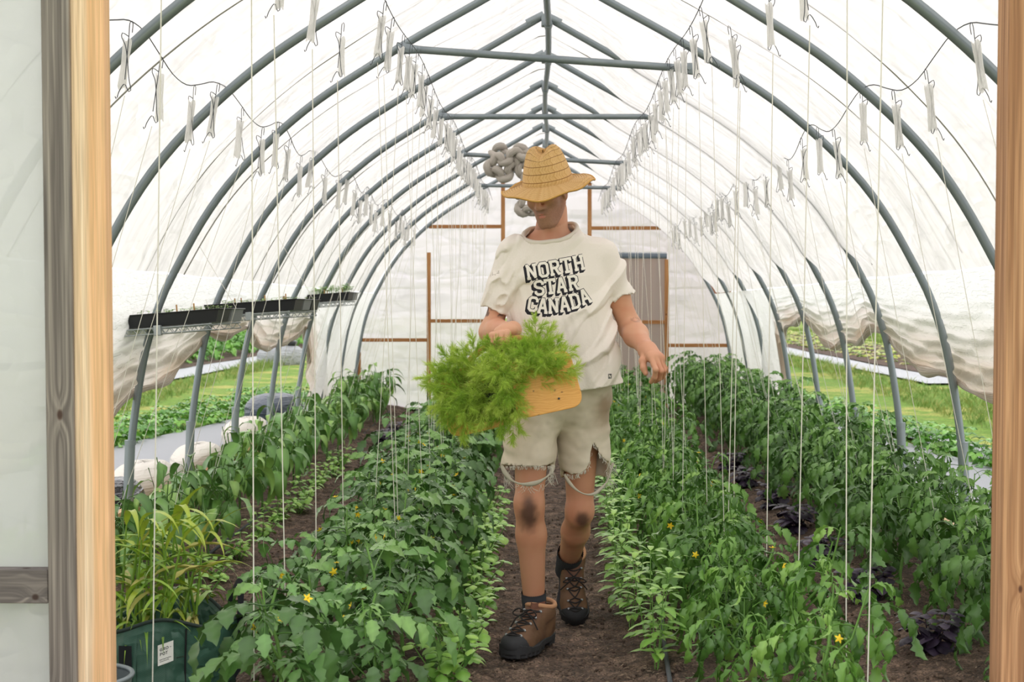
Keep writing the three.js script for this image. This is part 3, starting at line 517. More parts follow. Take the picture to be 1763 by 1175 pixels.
{ // bright herbs edging the left bed
  const pr = Array.from({ length: 4 }, (_, i) => herb('basil_plant', 81 + i, { stems: 7, H: 0.12, spread: 0.09, sc: 0.95, nodes: 3 }));
  plantOut(pr, rowPlaces(-1.52, 5.5, 11, 0.5, 1, 1.1, 0.03), (q) => `bright low herb edging the left pepper bed, ${ord(q.n)} from the front`, 'herb', 'bright herbs edging the pepper bed');
  const p2 = Array.from({ length: 4 }, (_, i) => herb('basil_plant', 91 + i, { stems: 7, H: 0.17, spread: 0.1, sc: 1.2, nodes: 4 }));
  plantOut(p2, rowPlaces(-0.32, 4.55, 8.4, 0.4, 1, 1, 0.04), (q) => `bright cupped basil along the left path edge, ${ord(q.n)} from the front`, 'basil', 'basil along the left edge of the path');
  const p3 = Array.from({ length: 4 }, (_, i) => herb('herb_plant', 101 + i, { stems: 3, H: 0.36, spread: 0.08, geo: LG.slim, sc: 1.45, nodes: 5, whorl: 3, tip: 2 }));
  plantOut(p3, rowPlaces(0.37, 4.85, 8.2, 0.33, 0.85, 1.1, 0.05), (q) => `slender pale herb along the right path edge, ${ord(q.n)} from the front`, 'herb', 'slender herbs along the right edge of the path');
  const p4 = Array.from({ length: 4 }, (_, i) => herb('purple_basil', 111 + i, { stems: 8, H: 0.12, spread: 0.075, mats: ML.purple, sc: 1.35, nodes: 4 }));
  plantOut(p4, [...rowPlaces(1.38, 5.15, 11, 0.85, 1, 1.1, 0.04), { x: -1.42, z: -12.2, n: 1, far: 1 }, { x: -1.38, z: -12.9, n: 2, far: 1 }], (q) => q.far ? `dark purple basil at the far end of the left bed, ${q.n === 1 ? 'nearer' : 'farther'} of two` : `dark purple basil under the right wall tomatoes, ${ord(q.n)} from the front`, 'basil', 'purple basil');
}
// ---------- wires, twine hooks and strings ----------
const wireSag = (d) => { const ph = (d - HD(1)) / 1.22; return 0.5 - 0.5 * Math.cos(ph * 2 * Math.PI); };
const WIRES = { // [x, y] of each wire at a distance
  leftOuter: (d) => V(-1.34 + 0.02 * Math.sin(d * 2.1), 2.235 - 0.09 * wireSag(d), -d), rightOuter: (d) => V(1.34 + 0.02 * Math.sin(d * 1.7), 2.215 - 0.1 * wireSag(d), -d),
  leftInner: (d) => V(-0.62 + 0.006 * (d - 7), 2.56 - 0.05 * (0.5 - 0.5 * Math.cos((d - HD(3)) / 2.44 * 2 * Math.PI)), -d), rightInner: (d) => V(0.62 - 0.002 * (d - 7), 2.545 - 0.05 * (0.5 - 0.5 * Math.cos((d - HD(3)) / 2.44 * 2 * Math.PI)), -d),
};
for (const [k, where] of [['leftOuter', 'looping between the hoops on the left'], ['rightOuter', 'looping between the hoops on the right'], ['leftInner', 'running over the cross bars left of the ridge'], ['rightInner', 'running over the cross bars right of the ridge']]) {
  const pts = []; for (let d = 3.5; d <= 15.5; d += 0.2) pts.push(WIRES[k](d));
  tag(mesh('support_wire', tube(pts, 0.0022, 4, 180), M.wire), `thin dark steel wire ${where}`, 'wire', 'wires that carry the twine hooks');
}
// a hook of bent wire wound with spare twine; origin where it hangs on the wire
const hookWire = (() => { const p = (...a) => V(...a);
  return merge([tube([p(-0.006, -0.035, 0), p(-0.005, 0.0, 0), p(0, 0.006, 0), p(0.004, 0, 0), p(0.004, -0.05, 0), p(0.004, -0.2, 0)], 0.0016, 4, 24), tube([p(0.004, -0.05, 0), p(0.026, -0.04, 0), p(0.028, -0.052, 0), p(0.012, -0.085, 0), p(-0.01, -0.2, 0), p(-0.018, -0.235, 0), p(-0.012, -0.24, 0), p(0.004, -0.215, 0), p(0.02, -0.245, 0), p(0.026, -0.27, 0), p(0.031, -0.262, 0)], 0.0016, 4, 40)]); })();
const spool = gridGeo(36, 10, (u, v) => { // strands lying side by side round the hook
  const a = u * 6.2832, k = 1 + 0.22 * Math.abs(Math.sin(a * 4.5)), w = (0.011 + 0.003 * Math.abs(v - 0.5) * 2) * k; return V(0.004 * (1 - v) + Math.cos(a) * w, -0.06 - v * 0.168 - 0.006 * Math.sin(a * 3) * (Math.abs(v - 0.5) * 2) ** 4, Math.sin(a) * w * 0.7); }, (u, v) => [u, v]);
const strGeo = new THREE.CylinderGeometry(0.0013, 0.0013, 1, 4, 1, true).translate(0, -0.5, 0);
const matSpool = phy({ color: 0xfdfcfa, transmission: 0.9, thickness: 0, roughness: 0.8, bumpMap: rep(noiseBump, 4, 4), bumpScale: 0.002 });
function hook(o, foot, label, group, r, thick = 1) {
  const t = thing('twine_hook', label, 'twine hook', o, group), tilt = 0.12 * (o.x < 0 ? -1 : 1);
  const w = mesh('hook_wire', hookWire, M.wire, t), s = mesh('wound_twine', spool, matSpool, t);
  for (const m of [w, s]) { m.rotation.set((r() - 0.5) * 0.2, (o.x < 0 ? Math.PI : 0) + (r() - 0.5) * 0.9, tilt * (o.x < 0 ? -1 : 1) + (r() - 0.5) * 0.14); m.scale.setScalar(0.95); }
  const a = V(0, -0.255, 0).applyEuler(w.rotation).multiplyScalar(0.95), b = foot.clone().sub(o), st = mesh('string', strGeo, M.twine, t);
  st.position.copy(a); st.scale.set(thick, a.distanceTo(b), thick); st.quaternion.setFromUnitVectors(V(0, -1, 0), b.clone().sub(a).normalize());
  return t;
}
{
  const r = rngOf(404);
  const rows = [['leftOuter', 'left outer', -1.85, 0.4, 4.2], ['rightOuter', 'right outer', 1.75, 0.42, 4.05], ['leftInner', 'left inner', -0.66, 0.33, 5.55], ['rightInner', 'right inner', 0.7, 0.33, 5.6]];
  for (const [k, nm, fx, step, d0] of rows) { let n = 0; for (let d = d0; d < 15; d += step * rr(0.75, 1.25, r)) { n++; const o = WIRES[k](d); o.y -= 0.004; const fd = d + rr(-0.05, 0.05, r); hook(o, V(fx + rr(-0.1, 0.1, r), 0.25 + gnd(fx, -fd), -fd), `twine wound hook on the ${nm} wire, ${ord(n)} from the front`, `twine hooks on the ${nm} wire`, r); } }
  // the nearest strings, their hooks above the top of the picture
  const near = [[437, 4.05, 0, 'first string from the left door post, thick in the foreground'], [492, 4.6, 0, 'second from the left, over the nearest left tomatoes'], [545, 5.2, 3, 'third from the left over the left tomato row'], [592, 5.9, -2, 'fourth from the left over the left tomato row'], [262, 3.95, 26, 'slanting past the left door jamb over the grow bag'],
    [1494, 3.95, 8, 'thick in the foreground, nearest the right door post'], [1457, 4.3, -9, 'thick in the foreground, second from the right door post'], [1373, 4.8, 3, 'third from the right door post'], [1319, 5.3, 2, 'fourth from the right door post'], [1252, 6.0, 4, 'fifth from the right door post'], [1262, 6.25, 2, 'sixth from the right door post']];
  for (const [px, d, dx, l] of near) { const top = P(px + dx, -330 * 4 / d, d), ft = P(px, 1110 - (d - 4) * 60, d); top.y = Math.min(top.y, 2.5); ft.y = 0.2; hook(top, ft, `white string, ${l}`, 'foreground strings', r, 1.5); }
}
// ---------- braid of spare rope hung on the third cross bar ----------
{
  const t = thing('rope_braid', 'chunky braid of pale grey fibre hung over a cross bar behind the straw hat', 'rope');
  const d = 11.78, q = (px, py, dz = 0) => P(px, py, d + dz), r = rngOf(5);
  const fib = tex(128, 128, (u, v) => { const s = vn(u * 6 + 3 * v, v * 70, 0) * 0.6 + 0.4 * vn(u * 9, v * 150, 0); return mixc([148, 138, 128], [206, 200, 190], s); });
  const mat = std({ map: fib, bumpMap: fib, bumpScale: 0.006, roughness: 0.95 });
  function braid(path, rad, step) {
    const c = new THREE.CatmullRomCurve3(path), L = c.getLength(), n = Math.round(L / step);
    for (let i = 0; i < n; i++) {
      const s = i % 2 ? 1 : -1, a = c.getPointAt(clamp((i - 0.35) / n)), b = c.getPointAt(clamp((i + 1.15) / n)), tg = b.clone().sub(a).normalize(), side = tg.clone().cross(V(0, 0, 1)).normalize();
      const p0 = a.clone().addScaledVector(side, -s * rad * 0.55).add(V(0, 0, -0.02)), p1 = a.clone().lerp(b, 0.35).addScaledVector(side, s * rad * 0.7).add(V(0, 0, 0.05)), p2 = a.clone().lerp(b, 0.75).addScaledVector(side, s * rad * 0.6).add(V(0, 0, 0.045)), p3 = b.clone().addScaledVector(side, -s * rad * 0.55).add(V(0, 0, -0.02));
      mesh('strand_loop', vtube([p0, p1, p2, p3], (k) => rad * 0.72 * (0.35 + 0.65 * Math.sin(Math.PI * clamp(0.08 + 0.84 * k))) * rr(0.9, 1.12, r), 10, 14), mat, t);
    }
  }
  braid([q(848, 262), q(843, 285), q(848, 304), q(868, 306, -0.03), q(884, 296), q(890, 280), q(880, 268)], 0.047, 0.1);
  braid([q(850, 268, -0.02), q(864, 284, -0.05), q(880, 272, -0.05), q(892, 262, -0.06), q(908, 262), q(914, 285)], 0.045, 0.1);
  braid([q(902, 268), q(898, 300), q(894, 330), q(890, 352), q(898, 366), q(911, 372), q(922, 364), q(924, 350)], 0.042, 0.09);
  braid([q(848, 262, 0.25), q(868, 258, 0.25), q(890, 256, 0.25), q(908, 264, 0.2)], 0.042, 0.1);
}
// ---------- seedling shelves on the left ----------
const matTray = std({ color: 0x1c1d22, roughness: 0.5 }), matTrayGrey = std({ color: 0x7d8082, roughness: 0.55 }), matShelf = std({ color: 0xaab0b3, metalness: 0.6, roughness: 0.4 });
const trayGeo = (w) => { const h = 0.062, dp = 0.27, g = [];
  const wall = (x0, z0, x1, z1, k = 0.93) => g.push(gridGeo(6, 1, (u, v) => { const x = lerp(x0, x1, u), z = lerp(z0, z1, u), q = lerp(k, 1, v); return V(x * q, v * h, z * q); }));
  const a = w / 2, b = dp / 2; wall(-a, b, a, b); wall(a, b, a, -b); wall(a, -b, -a, -b); wall(-a, -b, -a, b);
  g.push(box(w * 0.93, 0.004, dp * 0.93, 0, 0.002, 0)); for (const s of [-1, 1]) { g.push(box(w + 0.016, 0.006, 0.014, 0, h, s * b)); g.push(box(0.014, 0.006, dp + 0.016, s * a, h, 0)); } return merge(g); };
const seedGeo = (tall, seed) => { const r = rngOf(seed), a = new Acc(), h = tall * rr(0.7, 1.2, r); a.stalk([V(0, 0, 0), V(0.003, h * 0.5, 0), V(0, h, 0.002)], 0.0012, 0.001, [1, 1, 0.85], 3); for (let k = 0; k < (tall > 0.03 ? 4 : 2); k++) a.add(blade(0.016 + tall * 0.25, 0.006 + tall * 0.05, { n: 3, droop: 0.4, seed: k }), MX(V(0, h * (k < 2 ? 1 : 0.7), 0), V(Math.sin(k * 1.57 + seed), 0.5, Math.cos(k * 1.57 + seed)), V(0, 1, 0))); return a.geo(); };
function shelf(pxL, yL, pxR, yR, d0, nTrays, tall, density, name) {
  const A = P(pxL, yL, d0), B = P(pxR, yR, d0), Wd = B.x - A.x, slope = Math.atan2(B.y - A.y, Wd), depth = nTrays * 0.3 + 0.05;
  const s = thing('wire_shelf', `chrome wire shelf hung against the left wall, holding the ${name} seedling trays`, 'shelf', A, 'hanging wire shelves'); s.rotation.z = slope;
  const L = Wd / Math.cos(slope) + 0.02, truss = (z) => { const g = [bar(V(-0.08, 0, z), V(L - 0.05, 0, z), 0.0035), bar(V(-0.08, -0.028, z), V(L - 0.05, -0.028, z), 0.003)]; const pts = []; for (let k = 0; k <= 28; k++) pts.push(V(-0.08 + (L + 0.03) * k / 28, k % 2 ? -0.002 : -0.026, z)); g.push(tube(pts, 0.002, 4, 84)); return merge(g); };
  mesh('front_truss', truss(0), matShelf, s); mesh('rear_truss', truss(-depth), matShelf, s);
  for (let k = 0; k <= 16; k++) mesh('shelf_wire', bar(V(-0.07 + (L + 0.01) * k / 16, 0.004, 0), V(-0.07 + (L + 0.01) * k / 16, 0.004, -depth), 0.0018, 0.0018, 5), matShelf, s);
  for (const k of [0.48]) mesh('corner_sleeve', box(0.036, 0.05, 0.03, L * k, -0.012, 0.004), matShelf, s);
  for (const [x, z] of [[L * 0.08, 0], [L * 0.95, -depth]]) mesh('hanging_cord', bar(V(x, 0, z), V(x * 0.6 - 0.15, 0.75, z - 0.05), 0.0014, 0.0014, 4), M.twine, s);
  for (let i = 0; i < nTrays; i++) {
    const w = L * 0.97, t = thing('seedling_tray', `black plastic seedling tray on the ${name} hanging shelf, ${['nearest in front', 'second from the front', 'third from the front', 'rearmost'][i]}`, 'tray', V(0, 0, 0), 'seedling trays on hanging shelves');
    t.position.copy(V(L / 2 - 0.005, 0.008, -0.15 - i * 0.3).applyAxisAngle(V(0, 0, 1), slope).add(A)); t.rotation.z = slope;
    mesh('tray_shell', trayGeo(w), i ? (i % 2 ? matTrayGrey : matTray) : matTray, t);
    mesh('potting_soil', box(w * 0.95, 0.02, 0.25, 0, 0.045, 0), M.soil, t);
    const r = rngOf(900 + i + nTrays * 10), gs = [seedGeo(tall, 1), seedGeo(tall, 2), seedGeo(tall, 3)]; 
    for (let k = 0; k < density; k++) leafAt(t, pick(gs, r), pick(ML.basil, r), V((r() - 0.5) * w * 0.9, 0.055, (r() - 0.5) * 0.23), r() * 6, 0, rr(0.7, 1.2, r), 0, 'seedling');
    for (let k = 0; k < 2; k++) mesh('plant_label', box(0.008, 0.05, 0.0015, (r() - 0.5) * w * 0.8, 0.075, 0.05), std({ color: 0xc79a68 }), t);
  }
}
shelf(170, 573, 375, 557, 6.7, 2, 0.022, 40, 'nearest');
shelf(350, 547, 508, 536, 8.1, 3, 0.02, 40, 'middle');
shelf(494, 526, 600, 518, 11.4, 2, 0.06, 70, 'farthest');

// ---------- left front: grow bag, bucket ----------
{
  const c = V(-1.2, 0, -4.3), t = thing('grow_bag', 'dark green woven grow bag with yellowing long-leaved plants behind the left door post', 'grow bag', c), Rb = 0.235, Hb = 0.34;
  const weave = tex(256, 256, (u, v) => { const s = 0.5 + 0.5 * Math.sin(u * 6.283 * 60) * Math.sin(v * 6.283 * 60); return mixc([44, 78, 66], [78, 116, 100], 0.35 * s + 0.65 * fbm(u * 6, v * 6, 4, 6)); });
  const mat = std({ map: weave, roughness: 0.45, bumpMap: rep(T.crease, 1, 0.5), bumpScale: 0.014 });
  const rim = (a) => 0.02 * Math.sin(a * 2 + 1) + 0.012 * Math.sin(a * 5), rad = (a, h) => Rb * (0.96 + 0.05 * h) + 0.01 * Math.sin(a * 3 + h * 4) + 0.012 * (fbm(a * 3, h * 6, 3) - 0.5);
  mesh('bag_wall', merge([gridGeo(96, 20, (u, v) => { const a = u * 6.2832, q = rad(a, v); return V(Math.sin(a) * q, v * (Hb + rim(a)), Math.cos(a) * q); }, (u, v) => [u * 3, v]), gridGeo(96, 6, (u, v) => { const a = u * 6.2832, q = rad(a, 1) - 0.004 - v * 0.01; return V(Math.sin(a) * q, (Hb + rim(a)) - v * 0.12, Math.cos(a) * q); }, (u, v) => [u * 3, v * 0.3])]), mat, t);
  mesh('rim_binding', tube(Array.from({ length: 40 }, (_, i) => { const a = i / 40 * 6.2832, q = rad(a, 1); return V(Math.sin(a) * q, Hb + rim(a), Math.cos(a) * q); }), 0.006, 6, 120, true), std({ color: 0x22302c }), t);
  mesh('seam', tube([0, 0.3, 0.6, 1].map((h) => { const a = 0.62; return V(Math.sin(a) * (rad(a, h) + 0.001), h * Hb, Math.cos(a) * (rad(a, h) + 0.001)); }), 0.003, 5, 20), M.black, t);
  const web = std({ color: 0x1a2028, roughness: 0.9, bumpMap: rep(T.fabric, 2, 2), bumpScale: 0.004 });
  const handle = (a0) => gridGeo(30, 2, (u, v) => { const k = u * 2 - 1, a = a0 + k * 0.42, q = rad(a, 0.9) + 0.008, up = Hb * 0.55 + 0.26 * (1 - k * k * k * k) - 0.1; return V(Math.sin(a) * q, up, Math.cos(a) * q).add(V(0, (v - 0.5) * 0.036 * Math.abs(1 - Math.abs(k)) * 0.3, 0)).add(V(Math.sin(a0) * (v - 0.5) * 0.02, (v - 0.5) * 0.03, Math.cos(a0) * (v - 0.5) * 0.02)); });
  mesh('webbing_handle', merge([gridGeo(4, 10, (u, v) => { const a = -0.13 + 0.16 * (u - 0.5), q = rad(a, 0.7) + 0.006; return V(Math.sin(a) * q, v * 0.3, Math.cos(a) * q); })]), web, t); mesh('webbing_handle', handle(1.9).translate(0, 0.07, 0), web, t);
  // sewn-on tag, its lettering flat print
  const cv = document.createElement('canvas'); cv.width = 160; cv.height = 208; const x = cv.getContext('2d'); x.fillStyle = '#f4f3ee'; x.fillRect(0, 0, 160, 208); x.fillStyle = '#22262a'; x.font = 'bold 44px sans-serif'; x.fillText('GRO', 18, 70); x.fillText('POT', 18, 116); x.fillRect(122, 52, 16, 5); for (let i = 0; i < 12; i++) x.fillRect(18 + i * 10, 150 + (i % 3), 6, 12 - (i % 4)); x.fillRect(18, 172, 96, 5);
  const ct = new THREE.CanvasTexture(cv); ct.colorSpace = THREE.SRGBColorSpace;
  mesh('tag', gridGeo(6, 4, (u, v) => { const a = 0.36 + (u - 0.5) * 0.2, h = 0.8 + (v - 0.5) * 0.18, q = rad(a, h) + 0.004; return V(Math.sin(a) * q, h * Hb + (u - 0.5) * 0.012, Math.cos(a) * q); }, (u, v) => [u, v]), std({ map: ct, roughness: 0.6 }), t).userData.label = 'white sewn-on tag with black lettering';
  mesh('potting_soil', gridGeo(24, 8, (u, v) => { const a = u * 6.2832; return V(Math.sin(a) * v * 0.225, Hb - 0.09 + 0.02 * fbm(a, v * 4, 2), Math.cos(a) * v * 0.225); }), M.soil, t);
  const r = rngOf(77);
  for (let i = 0; i < 22; i++) { // tall long-leaved plants growing in the bag
    const a = r() * 6.28, q = 0.15 * Math.sqrt(r()), b = V(c.x + Math.sin(a) * q, Hb - 0.09, c.z + Math.cos(a) * q), hgt = rr(0.16, 0.42, r), pl = thing('ginger_plant', `long-leaved yellow-green plant in the green grow bag, shoot ${'ABCDEFGHIJKLMNOPQRSTUV'[i]}`, 'plant', b, 'shoots in the grow bag');
    pl.userData.label = 'yellow-green shoot with long strap leaves growing in the green grow bag';
    const s = new Acc(), lean = V(rr(-0.08, 0.08, r), hgt, rr(-0.06, 0.06, r)); s.stalk([V(0, 0, 0), lean.clone().multiplyScalar(0.5), lean], 0.006, 0.003, [1, 1, 0.8], 5); mesh('stem', s.geo(), ML.corn[2], pl);
    for (let k = 0; k < 6; k++) { const f = 0.2 + 0.8 * k / 5; const g = new Acc(); g.add(blade(rr(0.14, 0.27, r), rr(0.009, 0.016, r), { n: 9, fold: 0.45, droop: rr(0.4, 1.5, r), wide: 0.3, wave: 0.25, curl: k % 3 ? 0 : 0.9, seed: i * 7 + k, rib: 1.1 })); leafAt(pl, g.geo(), k === 5 && i % 3 ? ML.corn[1] : pick([ML.corn[0], ML.corn[0], ML.corn[2], ML.corn[1], ML.corn[3]], r), lean.clone().multiplyScalar(f), k * 2.6 + r(), k === 5 ? 1.25 : rr(0.5, 1.0, r), 1); }
  }
}
{
  const t = thing('metal_bucket', 'galvanised bucket rim peeping out at the foot of the left door post', 'bucket', V(-1.235, 0, -3.72));
  mesh('bucket_wall', gridGeo(40, 4, (u, v) => { const a = u * 6.2832, q = lerp(0.09, 0.12, v); return V(Math.sin(a) * q, v * 0.3, Math.cos(a) * q); }), M.pipe, t);
  mesh('bucket_base', new THREE.CylinderGeometry(0.09, 0.09, 0.006, 32).translate(0, 0.004, 0), M.pipe, t);
  mesh('rolled_rim', new THREE.TorusGeometry(0.12, 0.007, 8, 48).rotateX(Math.PI / 2).translate(0, 0.3, 0), M.pipe, t);
  mesh('handle', tube([V(-0.125, 0.27, 0), V(-0.12, 0.24, 0.06), V(0, 0.22, 0.135), V(0.12, 0.24, 0.06), V(0.125, 0.27, 0)], 0.003, 5, 30), M.wire, t);
}
// ---------- sandbags and sheets at the foot of the left wall ----------
function sack(name, c, rx, ry, rz, mat, label, cat, group, seed) { const g = gridGeo(36, 22, (u, v) => { const a = u * 6.2832, b = (v - 0.5) * Math.PI, k = 1 + 0.16 * (fbm(u * 6 * (u < 0.5 ? 1 : 1) + seed, v * 5, 3, 6) - 0.5), cb = Math.pow(Math.max(0, Math.cos(b)), 0.6); return V(Math.sin(a) * cb * rx * k, Math.max(-0.7, Math.sin(b)) * ry * k, Math.cos(a) * cb * rz * k); }, (u, v) => [u * 2, v * 2]); const m = mesh(name, g, mat); m.position.copy(c); tag(m, label, cat, group); return m; }
const sackMat = std({ color: 0xd8d2c8, roughness: 0.85, bumpMap: rep(T.crease, 1, 1), bumpScale: 0.006 });
const onG = (px, py, lift = 0) => { const q = G(px, py); q.y += lift; return q; };
sack('sandbag', V(-2.36, 0.27, -8.15), 0.17, 0.13, 0.42, sackMat, 'pale full sack lying outside the left boards, nearest to the door', 'sandbag', 'sandbags', 1);
sack('sandbag', V(-2.34, 0.27, -9.35), 0.16, 0.12, 0.4, sackMat, 'pale full sack outside the left boards, the middle of three', 'sandbag', 'sandbags', 2);
sack('sandbag', V(-2.36, 0.31, -11.0), 0.17, 0.13, 0.45, sackMat, 'pale full sack outside the left boards, farthest from the door', 'sandbag', 'sandbags', 3);
const plasticBlack = std({ color: 0x14151a, roughness: 0.25, bumpMap: rep(T.crease, 1, 1), bumpScale: 0.02 });
sack('plastic_sheet', V(-2.3, 0.24, -7.25), 0.2, 0.17, 0.36, plasticBlack, 'crumpled black plastic sheet outside the left wall behind the door post', 'plastic sheet', null, 4);
sack('cover_bundle', V(-2.45, 0.36, -12.6), 0.26, 0.18, 0.5, std({ color: 0x3c4654, roughness: 0.4, bumpMap: rep(T.crease, 1, 1), bumpScale: 0.015 }), 'dark grey-blue bundle of folded cover outside the far left wall', 'bundle', null, 5);

// ---------- beyond the side walls ----------
const matCloth = std({ color: 0x9d9fa3, roughness: 0.6, bumpMap: rep(T.fabric, 4, 4), bumpScale: 0.004 }), matWhiteSheet = std({ color: 0xb9bcc0, roughness: 0.5, bumpMap: rep(T.crease, 3, 3), bumpScale: 0.03 });
function strip(name, x0, x1, d0, d1, mat, label, cat, wob = 0.03) { const n = Math.ceil((d1 - d0) / 0.4); const m = mesh(name, gridGeo(8, n, (u, v) => { const d = lerp(d0, d1, v), x = lerp(x0(d), x1(d), u) + wob * (fbm(d * 0.8, u > 0.5 ? 3 : 8, 2) - 0.5) * 2; return V(x, gnd(x, -d) + 0.022 + 0.012 * fbm(x * 4, d * 2, 3), -d); }, (u, v, q) => [q.x, q.z]), mat); return label ? tag(m, label, cat) : m; }
const along = (p, q) => { const a = G(...p), b = G(...q); return (d) => lerp(a.x, b.x, (d + a.z) / (a.z - b.z)); }; // x of a line on the ground through two measured points
const SL = along([210, 773], [486, 706]), SR = along([1486, 744], [1708, 813]), FL = along([280, 660], [454, 627]), FR = along([1364, 608], [1633, 663]);
strip('landscape_fabric', SL, () => -2.4, 5, 17, matCloth, 'grey woven landscape fabric strip outside the left wall beside the strawberries', 'landscape fabric');
strip('landscape_fabric', () => 2.3, SR, 5, 17, matCloth, 'grey woven landscape fabric strip outside the right wall beside the strawberries', 'landscape fabric');
strip('landscape_fabric', (d) => SR(d) + 0.15, (d) => SR(d) + 0.5, 5, 17, matCloth, 'narrow grey fabric strip on the lawn side of the right strawberries', 'landscape fabric');
strip('landscape_fabric', (d) => FL(d) - 0.7, FL, 16, 40, matWhiteSheet, 'pale fabric strip across the left lawn beside the far leafy bed', 'landscape fabric', 0.08);
strip('landscape_fabric', (d) => FR(d) - 0.3, (d) => FR(d) + 0.3, 18, 48, matWhiteSheet, 'pale fabric strip along the edge of the far soil bed on the right', 'landscape fabric', 0.1);
struct(strip('soil_ground', (d) => FR(d) + 0.35, (d) => FR(d) + 2.6, 17, 46, M.soil)); struct(strip('soil_ground', (d) => FL(d) - 3, (d) => FL(d) - 0.75, 16, 42, M.soil));
{ // strawberries in rows on the fabric
  const protos = Array.from({ length: 4 }, (_, i) => { const r = rngOf(500 + i), t = thing('strawberry_plant'); for (let k = 0; k < 30; k++) leafAt(t, pick(LG.straw, r), pick(ML.straw, r), V(rr(-0.03, 0.03, r), 0, rr(-0.03, 0.03, r)), k * 2.4, -0.1 - rr(-0.25, 0.75, r), rr(0.8, 1.15, r)); return t; });
  const row = (f, off, d0, d1, st, sc, t) => rowPlaces(0, d0, d1, st, sc, sc, 0.04).map((q) => ({ ...q, x: q.x + f(-q.z) + off, t }));
  plantOut(protos, [...row(SL, -0.12, 7.2, 16, 0.42, 0.85, 'left row nearer the wall'), ...row(SR, 0.1, 7.5, 16, 0.42, 0.9, 'right row outside the wall'), ...row(SL, -0.62, 8, 16, 0.45, 0.75, 'left row nearer the lawn')], (q) => `bushy strawberry plant in the ${q.t}, ${ord(q.n)} from the front`, 'strawberry plant', 'strawberries outside the tunnel');
}
{ // leafy crop on the far left bed, seedlings on the far right bed
  const protos = Array.from({ length: 3 }, (_, i) => { const r = rngOf(600 + i), t = thing('potato_plant'); for (let k = 0; k < 11; k++) leafAt(t, pick(LG.tomA, r), pick(ML.straw, r), V(rr(-0.1, 0.1, r), rr(0.05, 0.3, r), rr(-0.1, 0.1, r)), k * 2.4, rr(0, 0.9, r), rr(1.1, 1.5, r)); return t; });
  const row = (f, off, d0, d1, st, sc, t) => rowPlaces(0, d0, d1, st, sc, sc * 1.05, 0.05).map((q) => ({ ...q, x: q.x + f(-q.z) + off, t }));
  plantOut(protos, [...row(FL, -1.3, 17, 36, 0.6, 1, 'near'), ...row(FL, -2.0, 17, 36, 0.7, 1, 'far')], (q) => `leafy plant on the far left bed, ${ord(q.n)} from the front in its ${q.t} row`, 'potato plant', 'leafy crop on the far left bed');
  const p2 = Array.from({ length: 3 }, (_, i) => herb('young_lettuce', 620 + i, { stems: 4, H: 0.1, spread: 0.09, sc: 1.6, nodes: 2, mats: [ML.corn[0], ML.corn[1], ML.corn[3]] }));
  plantOut(p2, [0.8, 1.3, 1.8, 2.3].flatMap((x, i) => row(FR, x, 20, 44, 0.8, 1.2, ['first', 'second', 'third', 'fourth'][i])), (q) => `pale seedling on the far right bed, ${ord(q.n)} from the front in the ${q.t} row`, 'seedling', 'seedlings on the far right bed');
}
{ // heap of sheeting far off on the left lawn
  const c = G(484, 628);
  sack('plastic_sheet', c.clone().add(V(0, 0.12, 0)), 0.4, 0.22, 0.35, matWhiteSheet, 'heap of white sheeting far out on the left lawn', 'plastic sheet', null, 8);
  sack('black_bin_bag', c.clone().add(V(0.0, 0.34, 0)), 0.27, 0.09, 0.2, plasticBlack, 'black bag lying on the white sheeting out on the left lawn', 'bag', null, 9);
  sack('black_bin_bag', c.clone().add(V(0.12, 0.5, 0.02)), 0.11, 0.13, 0.1, plasticBlack, 'small black bag perched on top of the heap on the left lawn', 'bag', null, 10);
}
